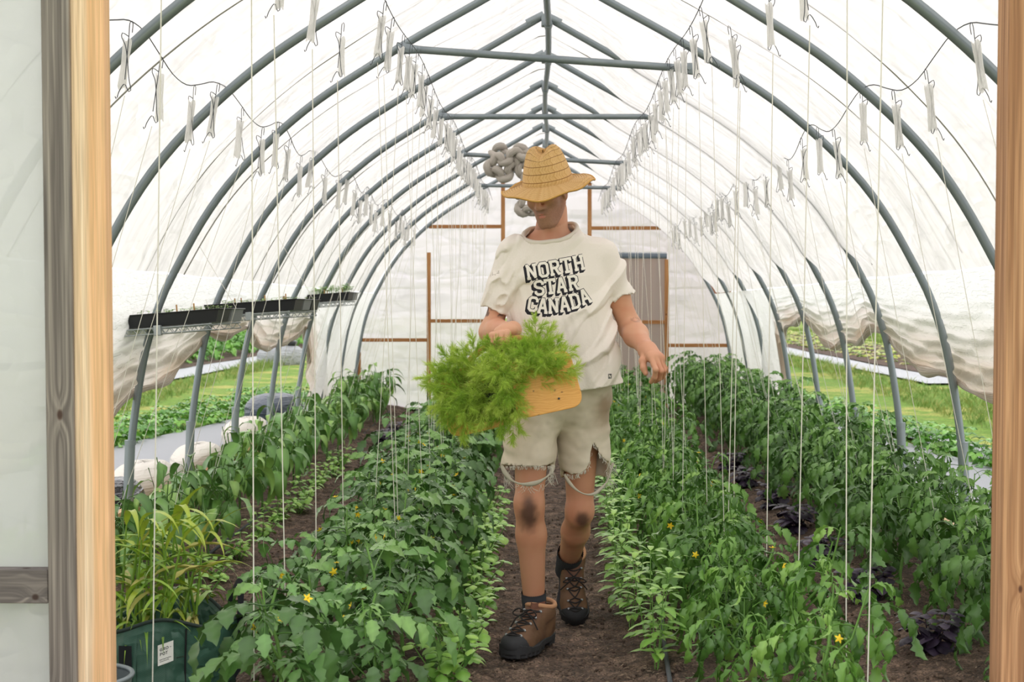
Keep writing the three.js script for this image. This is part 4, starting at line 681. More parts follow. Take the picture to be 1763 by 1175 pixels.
// lawn grass, clods and chips: past counting
function scatter(name, geo, mat, n, place, cols) { const im = new THREE.InstancedMesh(geo, mat, n), m = new THREE.Matrix4(), q = new THREE.Quaternion(), e = new THREE.Euler(); im.name = num(name);
  for (let i = 0; i < n; i++) { const o = place(i); e.set(o.rx || 0, o.ry || 0, o.rz || 0); q.setFromEuler(e); m.compose(o.p, q, V(o.s, o.sy ?? o.s, o.s)); im.setMatrixAt(i, m); if (cols) im.setColorAt(i, cols(i)); }
  im.castShadow = im.receiveShadow = true; stuff(im); scene.add(im); return im; }
{
  const r = rngOf(808), tuft = new Acc(); for (let k = 0; k < 7; k++) tuft.add(blade(rr(0.07, 0.13, r), 0.0035, { n: 3, fold: 0.3, droop: 0.5, wide: 0.3, seed: k, rib: 1 }), MX(V(rr(-0.03, 0.03, r), 0, rr(-0.03, 0.03, r)), V(rr(-0.6, 0.6, r), 1, rr(-0.6, 0.6, r)), V(0, 0, 1)));
  const place = (sg) => () => { const d = 7 + 38 * Math.pow(r(), 1.6), x = sg * (sg < 0 ? lerp(4.2, 13, r() * clamp(d / 30 + 0.3)) : lerp(3.9, 13, r() * clamp(d / 30 + 0.3))), s = rr(0.6, 1.2, r) * (d > 20 ? 1.5 : 1) * (d > 16 && (sg < 0 ? (x < FL(d) + 0.15 && x > FL(d) - 3.2) : (x > FR(d) - 0.45 && x < FR(d) + 2.8))) ? 0.01 : rr(0.6, 1.2, r) * (d > 20 ? 1.5 : 1); return { p: V(x, gnd(x, -d), -d), ry: r() * 6.28, s }; };
  const col = () => new THREE.Color().setRGB(...mixc([0.16, 0.3, 0.05], [0.5, 0.46, 0.16], r() * r())), gm = phy({ color: 0xffffff, roughness: 0.9, transmission: 0.25, thickness: 0 });
  for (const sg of [-1, 1]) scatter('lawn_grass', tuft.geo(), gm, 30000, place(sg), col).userData.label = sg < 0 ? 'yellow-green lawn grass beyond the left wall' : 'yellow-green lawn grass beyond the right wall';
  const clod = new THREE.IcosahedronGeometry(1, 1), cp = clod.attributes.position; for (let i = 0; i < cp.count; i++) { const k = 0.75 + 0.5 * vn3(cp.getX(i) * 1.7 + 5, cp.getY(i) * 1.7 + 9, cp.getZ(i) * 1.7); cp.setXYZ(i, cp.getX(i) * k, cp.getY(i) * k * 0.75, cp.getZ(i) * k); } clod.computeVertexNormals();
  const onSoil = () => { const lanes = [[-0.32, 0.42, 0.5], [-1.5, -0.95, 0.25], [0.95, 1.5, 0.25]], w = r(), L = w < 0.5 ? lanes[0] : w < 0.75 ? lanes[1] : lanes[2]; const x = lerp(L[0] - 0.1, L[1] + 0.1, r()), d = 4.6 + 9 * Math.pow(r(), 1.8); return V(x, gnd(x, -d), -d); };
  scatter('soil_clods', clod, std({ color: 0xffffff, roughness: 1 }), 7000, () => ({ p: onSoil(), rx: r() * 6, ry: r() * 6, s: 0.002 + 0.008 * Math.pow(r(), 4) }), () => new THREE.Color().setRGB(...mixc([0.07, 0.047, 0.034], [0.17, 0.12, 0.088], r()))).userData.label = 'loose crumbs of dark soil on the paths';
  scatter('wood_chips', new THREE.BoxGeometry(1, 0.16, 0.28), std({ color: 0xffffff, roughness: 0.9 }), 5000, () => { const p = onSoil(); p.y += 0.004; return { p, rx: rr(-0.4, 0.4, r), ry: r() * 6, rz: rr(-0.3, 0.3, r), s: 0.006 + 0.018 * r() * r() }; }, () => new THREE.Color().setRGB(...mixc([0.09, 0.06, 0.042], [0.4, 0.3, 0.21], r() * r()))).userData.label = 'chips of bark and straw strewn over the soil paths';
}
// drip hose along the right bed
tag(mesh('drip_hose', tube([V(0.42, 0.05, -4.6), V(0.45, 0.05, -5.2), V(0.5, 0.06, -6), V(0.52, 0.08, -8), V(0.5, 0.16, -15)], 0.009, 6, 60), std({ color: 0x55585c })), 'grey drip hose lying along the left side of the right tomato row', 'hose');
tag(mesh('drip_hose', tube([V(-1.62, 0.07, -5.2), V(-1.66, 0.08, -7), V(-1.64, 0.1, -10), V(-1.66, 0.2, -15)], 0.009, 6, 60), std({ color: 0x3c3f44 })), 'dark drip hose lying along the pepper bed by the left wall', 'hose');
// ---------- the man walking up the path ----------
const lin = (r, g, b) => { const c = new THREE.Color().setRGB(r / 255, g / 255, b / 255, THREE.SRGBColorSpace); return [c.r, c.g, c.b]; };
const MB_ = V(0.02, 0, -5.4), man = thing('person', 'man in straw hat, lettered cream T-shirt and torn shorts walking with a trug', 'person', MB_);
const part = (name, g, mat, parent = man) => mesh(name, parent === man ? g.translate(-MB_.x, -MB_.y, -MB_.z) : g, mat, parent);
const headC = P(942, 333, 5.36), headM = new THREE.Matrix4().makeRotationFromEuler(new THREE.Euler(0.34, -0.38, 0.1, 'YXZ')).setPosition(headC), headI = headM.clone().invert();
const HE = headI.elements;
// joints
const J = { hipR: P(919, 688, 5.42), hipL: P(1001, 688, 5.46), kneeR: P(911, 868, 5.27), ankR: P(920, 1048, 5.35), kneeL: P(998, 880, 5.45), ankL: P(977, 975, 5.79),
  shR: P(886, 441, 5.42), shL: P(1034, 440, 5.43), elR: P(845, 572, 5.42), elL: P(1086, 566, 5.47), wrL: P(1115, 604, 5.21) };
// handle of the trug, gripped by his right hand
const hA = P(806, 640, 5.15), hB = P(932, 616, 5.0), grip = P(869, 587, 5.08);
const gu = hB.clone().sub(hA).normalize(), gw = V(0, 1, 0).addScaledVector(gu, -gu.y).normalize(), gv = gu.clone().cross(gw).normalize();
const GP = (u, v, w) => grip.clone().addScaledVector(gu, u).addScaledVector(gv, v).addScaledVector(gw, w);
const wrR = GP(-0.004, -0.078, 0.04);
const mid = (a, b, t, dx = 0, dy = 0, dz = 0) => a.clone().lerp(b, t).add(V(dx, dy, dz));
const handR = uni([cone(wrR, GP(0, -0.02, 0.034), 0.029, 0.03), cone(GP(-0.03, -0.02, 0.034), GP(0.03, -0.02, 0.034), 0.022, 0.02), cone(GP(-0.034, 0.028, 0.026), GP(0.034, 0.026, 0.022), 0.013, 0.012)], 0.02);
const fingersR = [-0.034, -0.0115, 0.0115, 0.0335].map((o, i) => { const s = [0.95, 1.05, 1, 0.85][i], q = [GP(o * 0.9, 0.025, 0.028), GP(o, 0.046 * s, -0.004), GP(o, 0.03, -0.032 * s), GP(o, 0.0, -0.03 * s)], r = [0.0105, 0.0102, 0.0098, 0.0085]; const f = [0, 1, 2].map((k) => cone(q[k], q[k + 1], r[k], r[k + 1])); return uni(f, 0.004); });
const thumbR = uni([cone(GP(-0.03, -0.035, 0.03), GP(-0.052, -0.026, 0.0), 0.015, 0.012), cone(GP(-0.052, -0.026, 0.0), GP(-0.04, 0.0, -0.034), 0.0115, 0.0095)], 0.006);
const fx = (px, py, d) => P(px, py, d);
const fingersL = [
  [fx(1121, 616, 5.13), fx(1129, 637, 5.1), fx(1127, 650, 5.12), fx(1121, 658, 5.15)], [fx(1128, 615, 5.135), fx(1138, 639, 5.12), fx(1135, 652, 5.15), fx(1128, 657, 5.18)],
  [fx(1134, 616, 5.15), fx(1143, 638, 5.15), fx(1141, 649, 5.18), fx(1134, 654, 5.21)], [fx(1138, 619, 5.17), fx(1145, 635, 5.18), fx(1143, 645, 5.21), fx(1138, 649, 5.23)],
].map((q, i) => { const r = [[0.0115, 0.0105, 0.0095, 0.0085], [0.0115, 0.0105, 0.0098, 0.0088], [0.011, 0.01, 0.0092, 0.0083], [0.0095, 0.009, 0.0082, 0.0075]][i]; return uni([0, 1, 2].map((k) => cone(q[k], q[k + 1], r[k], r[k + 1])), 0.005); });
const handL = uni([cone(J.wrL, fx(1121, 615, 5.15), 0.029, 0.02), cone(J.wrL, fx(1128, 614, 5.155), 0.029, 0.02), cone(J.wrL, fx(1135, 617, 5.17), 0.027, 0.018), cone(fx(1122, 616, 5.135), fx(1137, 618, 5.165), 0.014, 0.013)], 0.018);
const thumbL = uni([cone(fx(1112, 608, 5.2), fx(1106.5, 622, 5.16), 0.018, 0.0135), cone(fx(1106.5, 622, 5.16), fx(1108, 634, 5.145), 0.0135, 0.012), cone(fx(1108, 634, 5.145), fx(1111.5, 643, 5.14), 0.012, 0.0095)], 0.008);
// head in its own frame: +z towards the face, +y up
const hv = (x, y, z) => V(x, y, z);
const headParts = {
  skull: ell(hv(0, 0.022, -0.014), 0.077, 0.086, 0.094), jaw: ell(hv(0, -0.05, 0.022), 0.0585, 0.068, 0.066), chin: cone(hv(-0.013, -0.1, 0.074), hv(0.013, -0.1, 0.074), 0.019, 0.019),
  jawR: cone(hv(-0.056, -0.045, 0.0), hv(-0.025, -0.098, 0.05), 0.017, 0.017), jawL: cone(hv(0.056, -0.045, 0.0), hv(0.025, -0.098, 0.05), 0.017, 0.017),
  chR: ell(hv(-0.045, -0.016, 0.058), 0.026, 0.022, 0.026), chL: ell(hv(0.045, -0.016, 0.058), 0.026, 0.022, 0.026), brow: cone(hv(-0.038, 0.03, 0.076), hv(0.038, 0.03, 0.076), 0.013, 0.013), muz: ell(hv(0, -0.06, 0.068), 0.032, 0.03, 0.026),
};
const nose = uni([cone(hv(0, 0.018, 0.09), hv(0, -0.024, 0.112), 0.0085, 0.0125), ell(hv(-0.0135, -0.03, 0.099), 0.0095, 0.0085, 0.012), ell(hv(0.0135, -0.03, 0.099), 0.0095, 0.0085, 0.012), ell(hv(0, -0.029, 0.109), 0.012, 0.01, 0.011)], 0.008);
const lipU = cone(hv(-0.02, -0.0575, 0.086), hv(0.02, -0.0575, 0.086), 0.0055, 0.0055), lipU2 = ell(hv(0, -0.056, 0.091), 0.015, 0.006, 0.006), lipD = ell(hv(0, -0.0685, 0.089), 0.019, 0.0075, 0.0085);
const sockets = [ell(hv(-0.032, 0.008, 0.098), 0.02, 0.013, 0.016), ell(hv(0.032, 0.008, 0.098), 0.02, 0.013, 0.016)], eyes = [ell(hv(-0.032, 0.006, 0.078), 0.0125, 0.0125, 0.0125), ell(hv(0.032, 0.006, 0.078), 0.0125, 0.0125, 0.0125)];
const ears = [ell(hv(-0.078, -0.004, -0.006), 0.011, 0.033, 0.02), ell(hv(0.078, -0.004, -0.006), 0.011, 0.033, 0.02)], earDip = [ell(hv(-0.09, -0.002, 0.002), 0.009, 0.02, 0.011), ell(hv(0.09, -0.002, 0.002), 0.009, 0.02, 0.011)];
const toHead = (x, y, z) => [(HE[0] * x + HE[4] * y + HE[8] * z + HE[12]) * 1.13, HE[1] * x + HE[5] * y + HE[9] * z + HE[13], HE[2] * x + HE[6] * y + HE[10] * z + HE[14]];
function headF(x, y, z) {
  const [a, b, c] = toHead(x, y, z); if (Math.hypot(a, b, c) > 0.26) return Math.hypot(a, b, c) - 0.17;
  let d = 1; for (const k in headParts) d = smin(d, headParts[k](a, b, c), 0.028);
  for (const s of sockets) d = smax(d, -s(a, b, c), 0.014); for (const e of eyes) d = smin(d, e(a, b, c), 0.004);
  d = smin(d, nose(a, b, c), 0.012); d = smin(d, Math.min(lipU(a, b, c), lipU2(a, b, c)), 0.006); d = smin(d, lipD(a, b, c), 0.005); d = smax(d, -cone(hv(-0.019, -0.0625, 0.098), hv(0.019, -0.0625, 0.098), 0.0025, 0.0025)(a, b, c), 0.004);
  let e = Math.min(ears[0](a, b, c), ears[1](a, b, c)); e = smax(e, -Math.min(earDip[0](a, b, c), earDip[1](a, b, c)), 0.006);
  return smin(d, e, 0.008) * 0.92;
}
const limb = [
  cone(P(948, 424, 5.45), P(952, 362, 5.46), 0.072, 0.055), cone(P(922, 424, 5.44), P(975, 422, 5.44), 0.05, 0.05), cone(J.shR, J.shL, 0.048, 0.048), // neck, shoulders
  cone(P(925, 470, 5.42), P(945, 640, 5.44), 0.105, 0.1), cone(P(995, 470, 5.42), P(985, 640, 5.44), 0.105, 0.1), cone(P(950, 680, 5.45), P(975, 680, 5.46), 0.12, 0.12),
  cone(J.shR, mid(J.shR, J.elR, 0.6), 0.03306, 0.03654), cone(mid(J.shR, J.elR, 0.6), J.elR, 0.03654, 0.04089), cone(J.elR, mid(J.elR, wrR, 0.3, 0, -0.003, 0), 0.04176, 0.04524), cone(mid(J.elR, wrR, 0.3), wrR, 0.04437, 0.02697),
  cone(J.shL, mid(J.shL, J.elL, 0.55), 0.0348, 0.0435), cone(mid(J.shL, J.elL, 0.55), J.elL, 0.04437, 0.04263), cone(J.elL, mid(J.elL, J.wrL, 0.3), 0.04263, 0.04524), cone(mid(J.elL, J.wrL, 0.3), J.wrL, 0.04437, 0.02784),
  cone(J.hipR, J.kneeR, 0.08004, 0.0522), cone(J.kneeR.clone().add(V(0, 0.012, 0.014)), J.kneeR.clone().add(V(0, -0.02, 0.012)), 0.04089, 0.03741), cone(mid(J.kneeR, J.ankR, 0.0), mid(J.kneeR, J.ankR, 0.3, 0.002, 0, -0.016), 0.04785, 0.05481), cone(mid(J.kneeR, J.ankR, 0.3, 0.002, 0, -0.016), J.ankR, 0.05394, 0.03393), cone(J.kneeR, J.ankR, 0.0435, 0.02958),
  cone(J.hipL, J.kneeL, 0.08004, 0.05046), cone(J.kneeL.clone().add(V(0, 0.012, 0.018)), J.kneeL.clone().add(V(0, -0.022, 0.012)), 0.03828, 0.0348), cone(J.kneeL, mid(J.kneeL, J.ankL, 0.32, 0, -0.01, -0.012), 0.04524, 0.0522), cone(mid(J.kneeL, J.ankL, 0.32, 0, -0.01, -0.012), J.ankL, 0.0522, 0.03306), cone(J.kneeL, J.ankL, 0.0435, 0.02958),
];
const bodyF = (x, y, z) => {
  let d = 1; for (const f of limb) d = smin(d, f(x, y, z), 0.03); d = smin(d, headF(x, y, z), 0.02);
  if (y < grip.y + 0.16 && y > grip.y - 0.25) {
    if (Math.hypot(x - grip.x, y - grip.y, z - grip.z) < 0.17) { d = smin(d, handR(x, y, z), 0.022); let f = thumbR(x, y, z); for (const g of fingersR) f = Math.min(f, g(x, y, z)); d = smin(d, f, 0.006); }
    else if (Math.hypot(x - J.wrL.x - 0.03, y - J.wrL.y + 0.06, z - J.wrL.z) < 0.2) { d = smin(d, handL(x, y, z), 0.02); let f = thumbL(x, y, z); for (const g of fingersL) f = Math.min(f, g(x, y, z)); d = smin(d, f, 0.007); }
  }
  return d;
};
const skin = lin(216, 164, 134), skinRed = lin(206, 138, 110), stub = lin(112, 86, 74), dirt = lin(66, 48, 44), lipC = lin(190, 122, 106), browC = lin(74, 52, 38);
const kneeDirt = [[P(910, 886, 5.2), 0.04, 0.085], [P(1003, 898, 5.36), 0.034, 0.038]];
const bodyCol = (x, y, z) => {
  let c = mixc(skin, skinRed, 0.55 * sstep(0.35, 0.7, fbm(x * 18 + 40, y * 18 + z * 9, 3)));
  if (y < 0.95) { c = mixc(c, lin(176, 120, 90), 0.6); for (const [o, a, b] of kneeDirt) { const k = Math.hypot((x - o.x) / a, (y - o.y) / b); if (z > -5.5) c = mixc(c, dirt, 0.85 * (1 - sstep(0.3, 1.15, k + 0.5 * (fbm(x * 60, y * 40, 3) - 0.5)))); } return c; }
  const [a, b, e] = toHead(x, y, z);
  if (Math.hypot(a, b, e) < 0.17 && b > -0.135) {
    c = mixc(c, skinRed, 0.35);
    const beard = sstep(0.0, -0.045, b - 0.5 * clamp(Math.abs(a) - 0.03, 0, 0.04)) * sstep(-0.03, 0.03, e) * (1 - 0.6 * sstep(0.03, 0.02, Math.abs(a)) * sstep(-0.062, -0.05, b) * 0) ; c = mixc(c, stub, 0.62 * beard * (0.85 + 0.3 * vn(a * 900, b * 900)));
    const mst = sstep(0.034, 0.024, Math.abs(a)) * sstep(-0.057, -0.052, b) * sstep(-0.036, -0.042, b) * sstep(0.06, 0.075, e); c = mixc(c, stub, 0.35 * mst);
    if (lipU(a, b, e) < 0.002 || lipU2(a, b, e) < 0.002 || lipD(a, b, e) < 0.002) c = lipC;
    if (Math.abs(b - 0.037 - 0.1 * Math.max(0, 0.02 - Math.abs(a))) < 0.006 && Math.abs(a) > 0.012 && Math.abs(a) < 0.052 && e > 0.06) c = browC;
    for (const s of [-1, 1]) if (Math.abs(b + 0.004 - 8 * (a - s * 0.032) ** 2) < 0.0018 && Math.abs(a - s * 0.032) < 0.014 && e > 0.06) c = lin(60, 44, 38); // lashes of the lowered lids
    return c;
  }
  // ink on the arms
  if (x < J.shR.x && y < 1.34) { const t = y - P(0, 545, 5.4).y; if (t > 0.0 && vn(x * 60, y * 60 + z * 60) > 0.35) c = mixc(c, lin(58, 54, 58), 0.75); }
  if (x > 0.3 && z > J.elL.z + 0.02) { const o = P(1097, 551, 5.35); const k = Math.abs(Math.hypot((x - o.x) / 2.2, y - o.y) - 0.007); if (k < 0.0022) c = mixc(c, lin(70, 58, 60), 0.3); }
  if (y < 1.2) c = mixc(c, skinRed, 0.3);
  return c;
};
{
  const bb = (pts, m) => { const b = new THREE.Box3().setFromPoints(pts).expandByScalar(m); return [b.min, b.max]; };
  const regs = [
    [...bb([J.kneeR, J.kneeL, J.ankR, J.ankL, P(915, 740, 5.36), P(1003, 740, 5.46)], 0.11), 0.009],
    [...bb([J.shR, J.elR, mid(J.elR, wrR, 0.72)], 0.075), 0.008], [...bb([J.shL, J.elL, mid(J.elL, J.wrL, 0.8)], 0.075), 0.008],
    [V(-0.14, 0.85, -5.62), V(0.26, 1.5, -5.28), 0.016], [V(headC.x - 0.14, headC.y - 0.235, headC.z - 0.15), V(headC.x + 0.14, headC.y + 0.14, headC.z + 0.16), 0.0042],
    [V(grip.x - 0.095, grip.y - 0.06, grip.z - 0.11), V(grip.x + 0.09, grip.y + 0.085, grip.z + 0.085), 0.0032], [V(J.wrL.x - 0.05, J.wrL.y - 0.14, J.wrL.z - 0.05), V(J.wrL.x + 0.09, J.wrL.y + 0.035, J.wrL.z + 0.13), 0.0032],
  ];
  const mat = phy({ color: 0xffffff, vertexColors: true, roughness: 0.55, specularIntensity: 0.6 });
  part('body', merge(regs.map(([a, b, c]) => nets(bodyF, a, b, c, bodyCol))), mat);
  const hairF = (x, y, z) => { const [a, b, c] = toHead(x, y, z); return Math.max(headParts.skull(a, b, c) - 0.006, -(b + 0.035 - 0.4 * c), -(b - 1.2 * c + 0.01), b - 0.06, Math.hypot((Math.abs(a) - 0.08), b * 0.7, c + 0.002) < 0.034 ? 0.01 : -1); };
  part('hair', nets(hairF, V(headC.x - 0.13, headC.y - 0.14, headC.z - 0.14), V(headC.x + 0.13, headC.y + 0.12, headC.z + 0.12), 0.005), std({ color: 0x4a3526, roughness: 0.9 }));
}
// T-shirt: a shell round the trunk and upper arms, open at neck, cuffs and hem
{
  const S = [[0.9, 0.106, -5.425, 0.188, 0.15], [1.0, 0.1, -5.42, 0.19, 0.148], [1.15, 0.085, -5.418, 0.186, 0.142], [1.28, 0.069, -5.415, 0.188, 0.137], [1.42, 0.058, -5.42, 0.194, 0.128], [1.5, 0.058, -5.428, 0.196, 0.11], [1.545, 0.056, -5.43, 0.18, 0.1], [1.57, 0.05, -5.43, 0.142, 0.095], [1.59, 0.04, -5.428, 0.108, 0.09], [1.61, 0.032, -5.425, 0.092, 0.087], [1.72, 0.03, -5.42, 0.09, 0.085]];
  const slR = P(859, 529, 5.44), slL = P(1060, 509, 5.45), dR = slR.clone().sub(J.shR).normalize(), dL = slL.clone().sub(J.shL).normalize();
  const far = (p, d) => p.clone().addScaledVector(d, 0.07), sR = cone(J.shR, far(slR, dR), 0.07, 0.068), sL = cone(J.shL, far(slL, dL), 0.068, 0.06);
  const trunk = (x, y, z) => { let i = 0; while (i < S.length - 2 && y > S[i + 1][0]) i++; const a = S[i], b = S[i + 1], t = clamp((y - a[0]) / (b[0] - a[0])), tt = t; const cx = lerp(a[1], b[1], tt), cz = lerp(a[2], b[2], tt), rx = lerp(a[3], b[3], tt), rz = lerp(a[4], b[4], tt), X = Math.abs(x - cx) / rx, Z = Math.abs(z - cz) / rz, k = Math.pow(Math.pow(X, 2.4) + Math.pow(Z, 2.4), 1 / 2.4); return (k - 1) * Math.min(rx, rz) * 0.92; };
  const fold = (x, y, z) => { const low = sstep(1.5, 1.2, y), side = sstep(0.02, 0.2, Math.abs(x - 0.07)); 
    const v = fbm((x + 0.28 * (y - 1.3)) * 13 + z * 5, y * 2.2 + 4, 3) - 0.5, w = Math.abs(fbm((x - 0.5 * (y - 1.2)) * 9 + 7, y * 5 + z * 4, 3) - 0.47);
    return 0.026 * v * (0.35 + 0.65 * low) - 0.02 * clamp(0.12 - w, 0, 0.12) / 0.12 * (0.35 + 0.5 * side) + 0.009 * low * (fbm((x + 0.22 * (y - 1.3)) * 36 + z * 12, y * 4 + 9, 2) - 0.5); };
  const open = (x, y, z) => { const sa = sR(x, y, z), sb = sL(x, y, z); return smin(trunk(x, y, z), Math.min(sa, sb), 0.035) + fold(x, y, z); };
  const nk = P(946, 398, 5.415), neckCut = (x, y, z) => Math.hypot((x - nk.x) / 1.02, (z - nk.z) * 0.95 + 0.0, 0) - 0.079 - 0.02 * 0;
  const neckY = (x, z) => 1.596 + 0.12 * (x - nk.x) - 0.55 * clamp(z - nk.z, -0.04, 0.12) + 2.2 * Math.max(0, Math.hypot(x - nk.x, z - nk.z) - 0.11);
  const hemY = (x, z) => 0.995 + 0.05 * sstep(0.14, -0.1, x) - 0.012 * Math.sin(x * 14);
  const shirtF = (x, y, z) => {
    const tr = trunk(x, y, z); let a = Math.max(sR(x, y, z), (x - slR.x) * dR.x + (y - slR.y) * dR.y + (z - slR.z) * dR.z), b = Math.max(sL(x, y, z), (x - slL.x) * dL.x + (y - slL.y) * dL.y + (z - slL.z) * dL.z);
    const fo = fold(x, y, z); let d = smin(tr, Math.min(a, b), 0.035) + fo; d = Math.max(d, hemY(x, z) - y);
    const tilt = (y - nk.y) - 0.42 * (z - nk.z) * -1 ; if (Math.hypot(x - nk.x, z - nk.z) < 0.2) d = Math.max(d, y - neckY(x, z));
    return Math.max(d, -(smin(tr, Math.min(sR(x, y, z), sL(x, y, z)), 0.035) + fo + 0.017));
  };
  const g = nets(shirtF, V(-0.27, 0.94, -5.62), V(0.39, 1.62, -5.2), 0.0064), p = g.attributes.position, n = g.attributes.normal, uv = g.attributes.uv;
  const x0 = -0.22, y0 = 0.95, SZ = 0.62;
  for (let i = 0; i < p.count; i++) { const u = clamp((p.getX(i) - x0) / SZ), v = clamp((p.getY(i) - y0) / SZ); uv.setXY(i, clamp((p.getX(i) + (p.getX(i) > 0.07 ? 1 : -1) * 3 * Math.max(0, -5.4 - p.getZ(i)) - x0) / SZ, 0.003, 0.997), v); }
  const cv = document.createElement('canvas'); cv.width = cv.height = 1536; const c = cv.getContext('2d'), K = 1536 / SZ, base = '#ece3da'; c.fillStyle = base; c.fillRect(0, 0, 1536, 1536);
  const rs = rngOf(66); for (let i = 0; i < 26; i++) { c.fillStyle = `rgba(120,100,80,${0.25 * rs()})`; c.beginPath(); c.arc(rs() * 1536, rs() * 1536, 1 + 4 * rs() * rs(), 0, 7); c.fill(); }
  const GL = {
    N: [[[.14, 1], [.14, 0], [.66, 1], [.66, 0]], [[0, 0], [.2, 0]], [[0, 1], [.3, 1]], [[.5, 0], [.82, 0]]], O: [[[.24, 0], [.58, 0], [.72, .16], [.72, .84], [.58, 1], [.24, 1], [.1, .84], [.1, .16], [.24, 0], [.4, 0]]],
    R: [[[.15, 1], [.15, 0], [.54, 0], [.68, .13], [.68, .38], [.54, .52], [.15, .52]], [[.44, .52], [.64, 1], [.8, 1]], [[0, 1], [.32, 1]], [[0, 0], [.2, 0]]], T: [[[.04, .22], [.04, 0], [.74, 0], [.74, .22]], [[.39, 0], [.39, 1]], [[.2, 1], [.58, 1]]],
    H: [[[.15, 0], [.15, 1]], [[.65, 0], [.65, 1]], [[.15, .5], [.65, .5]], [[0, 0], [.3, 0]], [[0, 1], [.3, 1]], [[.5, 0], [.8, 0]], [[.5, 1], [.8, 1]]], S: [[[.68, .3], [.68, .14], [.54, 0], [.24, 0], [.1, .14], [.1, .34], [.24, .46], [.54, .54], [.68, .66], [.68, .86], [.54, 1], [.24, 1], [.1, .86], [.1, .7]]],
    A: [[[.12, 1], [.36, 0], [.44, 0], [.68, 1]], [[.22, .66], [.58, .66]], [[0, 1], [.26, 1]], [[.54, 1], [.8, 1]]], C: [[[.68, .32], [.68, .14], [.54, 0], [.24, 0], [.1, .14], [.1, .86], [.24, 1], [.54, 1], [.68, .86], [.68, .7]]], D: [[[.15, 1], [.15, 0], [.5, 0], [.68, .18], [.68, .82], [.5, 1], [.15, 1], [.15, .5]], [[0, 0], [.2, 0]], [[0, 1], [.2, 1]]],
  };
  const word = [['N', 915, 468, -9], ['O', 935.5, 464.5, -9], ['R', 955, 461, -10], ['T', 975.5, 457, -10], ['H', 996.5, 452.5, -11], ['S', 928.5, 496, -7], ['T', 947.5, 493.5, -7], ['A', 966.5, 491, -8], ['R', 987, 487, -9], ['C', 918, 524, 9], ['A', 934.5, 527, 4], ['N', 953, 527, -1], ['A', 972, 524, -8], ['D', 990, 518.5, -14], ['A', 1007, 511, -22]];
  const pxm = 5.29 / F; // metres per photo pixel on the chest
  const draw = (style, wd, dx, dy) => { for (const [ch, px, py, rot] of word) { const q = P(px, py, 5.29), X = (q.x - x0) * K, Y = 1536 - (q.y - y0) * K, h = 22.5 * pxm * K; c.save(); c.translate(X + dx * pxm * K, Y + dy * pxm * K); c.rotate(rot * Math.PI / 180); c.scale(h, h); c.translate(-0.4, -0.5); c.lineWidth = wd; c.strokeStyle = style; c.lineJoin = 'miter'; c.miterLimit = 3; c.lineCap = 'butt'; for (const st of GL[ch]) { c.beginPath(); st.forEach(([a, b], k) => k ? c.lineTo(a, b) : c.moveTo(a, b)); c.stroke(); } c.restore(); } };
  for (let k = 8; k >= 0; k--) draw('#232129', 0.27, -3.3 * k / 8, 4.3 * k / 8);
  draw('#232129', 0.29, 0, 0); draw('#f0e9e0', 0.205, 0, 0);
  { const q = P(1050, 648, 5.3), X = (q.x - x0) * K, Y = 1536 - (q.y - y0) * K, s = pxm * K; c.fillStyle = '#26262c'; c.fillRect(X - 3 * s, Y - 4 * s, 6 * s, 8 * s); c.strokeStyle = '#f0e9e0'; c.lineWidth = 0.9 * s; c.beginPath(); c.moveTo(X - 1.4 * s, Y + 2.4 * s); c.lineTo(X - 1.4 * s, Y - 2.4 * s); c.lineTo(X + 1.4 * s, Y + 2.4 * s); c.lineTo(X + 1.4 * s, Y - 2.4 * s); c.stroke(); }
  const ct = new THREE.CanvasTexture(cv); ct.colorSpace = THREE.SRGBColorSpace;
  const sh = part('tshirt', g, std({ map: ct, roughness: 0.92, bumpMap: rep(noiseBump, 12, 12), bumpScale: 0.0006 }));
  // ribbed collar round the neck
  const col = []; for (let i = 0; i < 36; i++) { const a = i / 36 * 6.2832; let q = 0.05, X, Y, Z; do { q += 0.002; X = nk.x + q * Math.cos(a); Z = nk.z + q * Math.sin(a); Y = neckY(X, Z); } while (q < 0.14 && trunk(X, Y, Z) + fold(X, Y, Z) < -0.006); col.push(V(X, Y, Z)); }
  const sm = col.map((q, i) => { const m = V(0, 0, 0); for (let k = -2; k <= 2; k++) m.add(col[(i + 36 + k) % 36]); return m.multiplyScalar(0.2); });
  part('collar', tube(sm, 0.0095, 8, 100, true), std({ color: 0xddd4c8, roughness: 0.95 }));
}
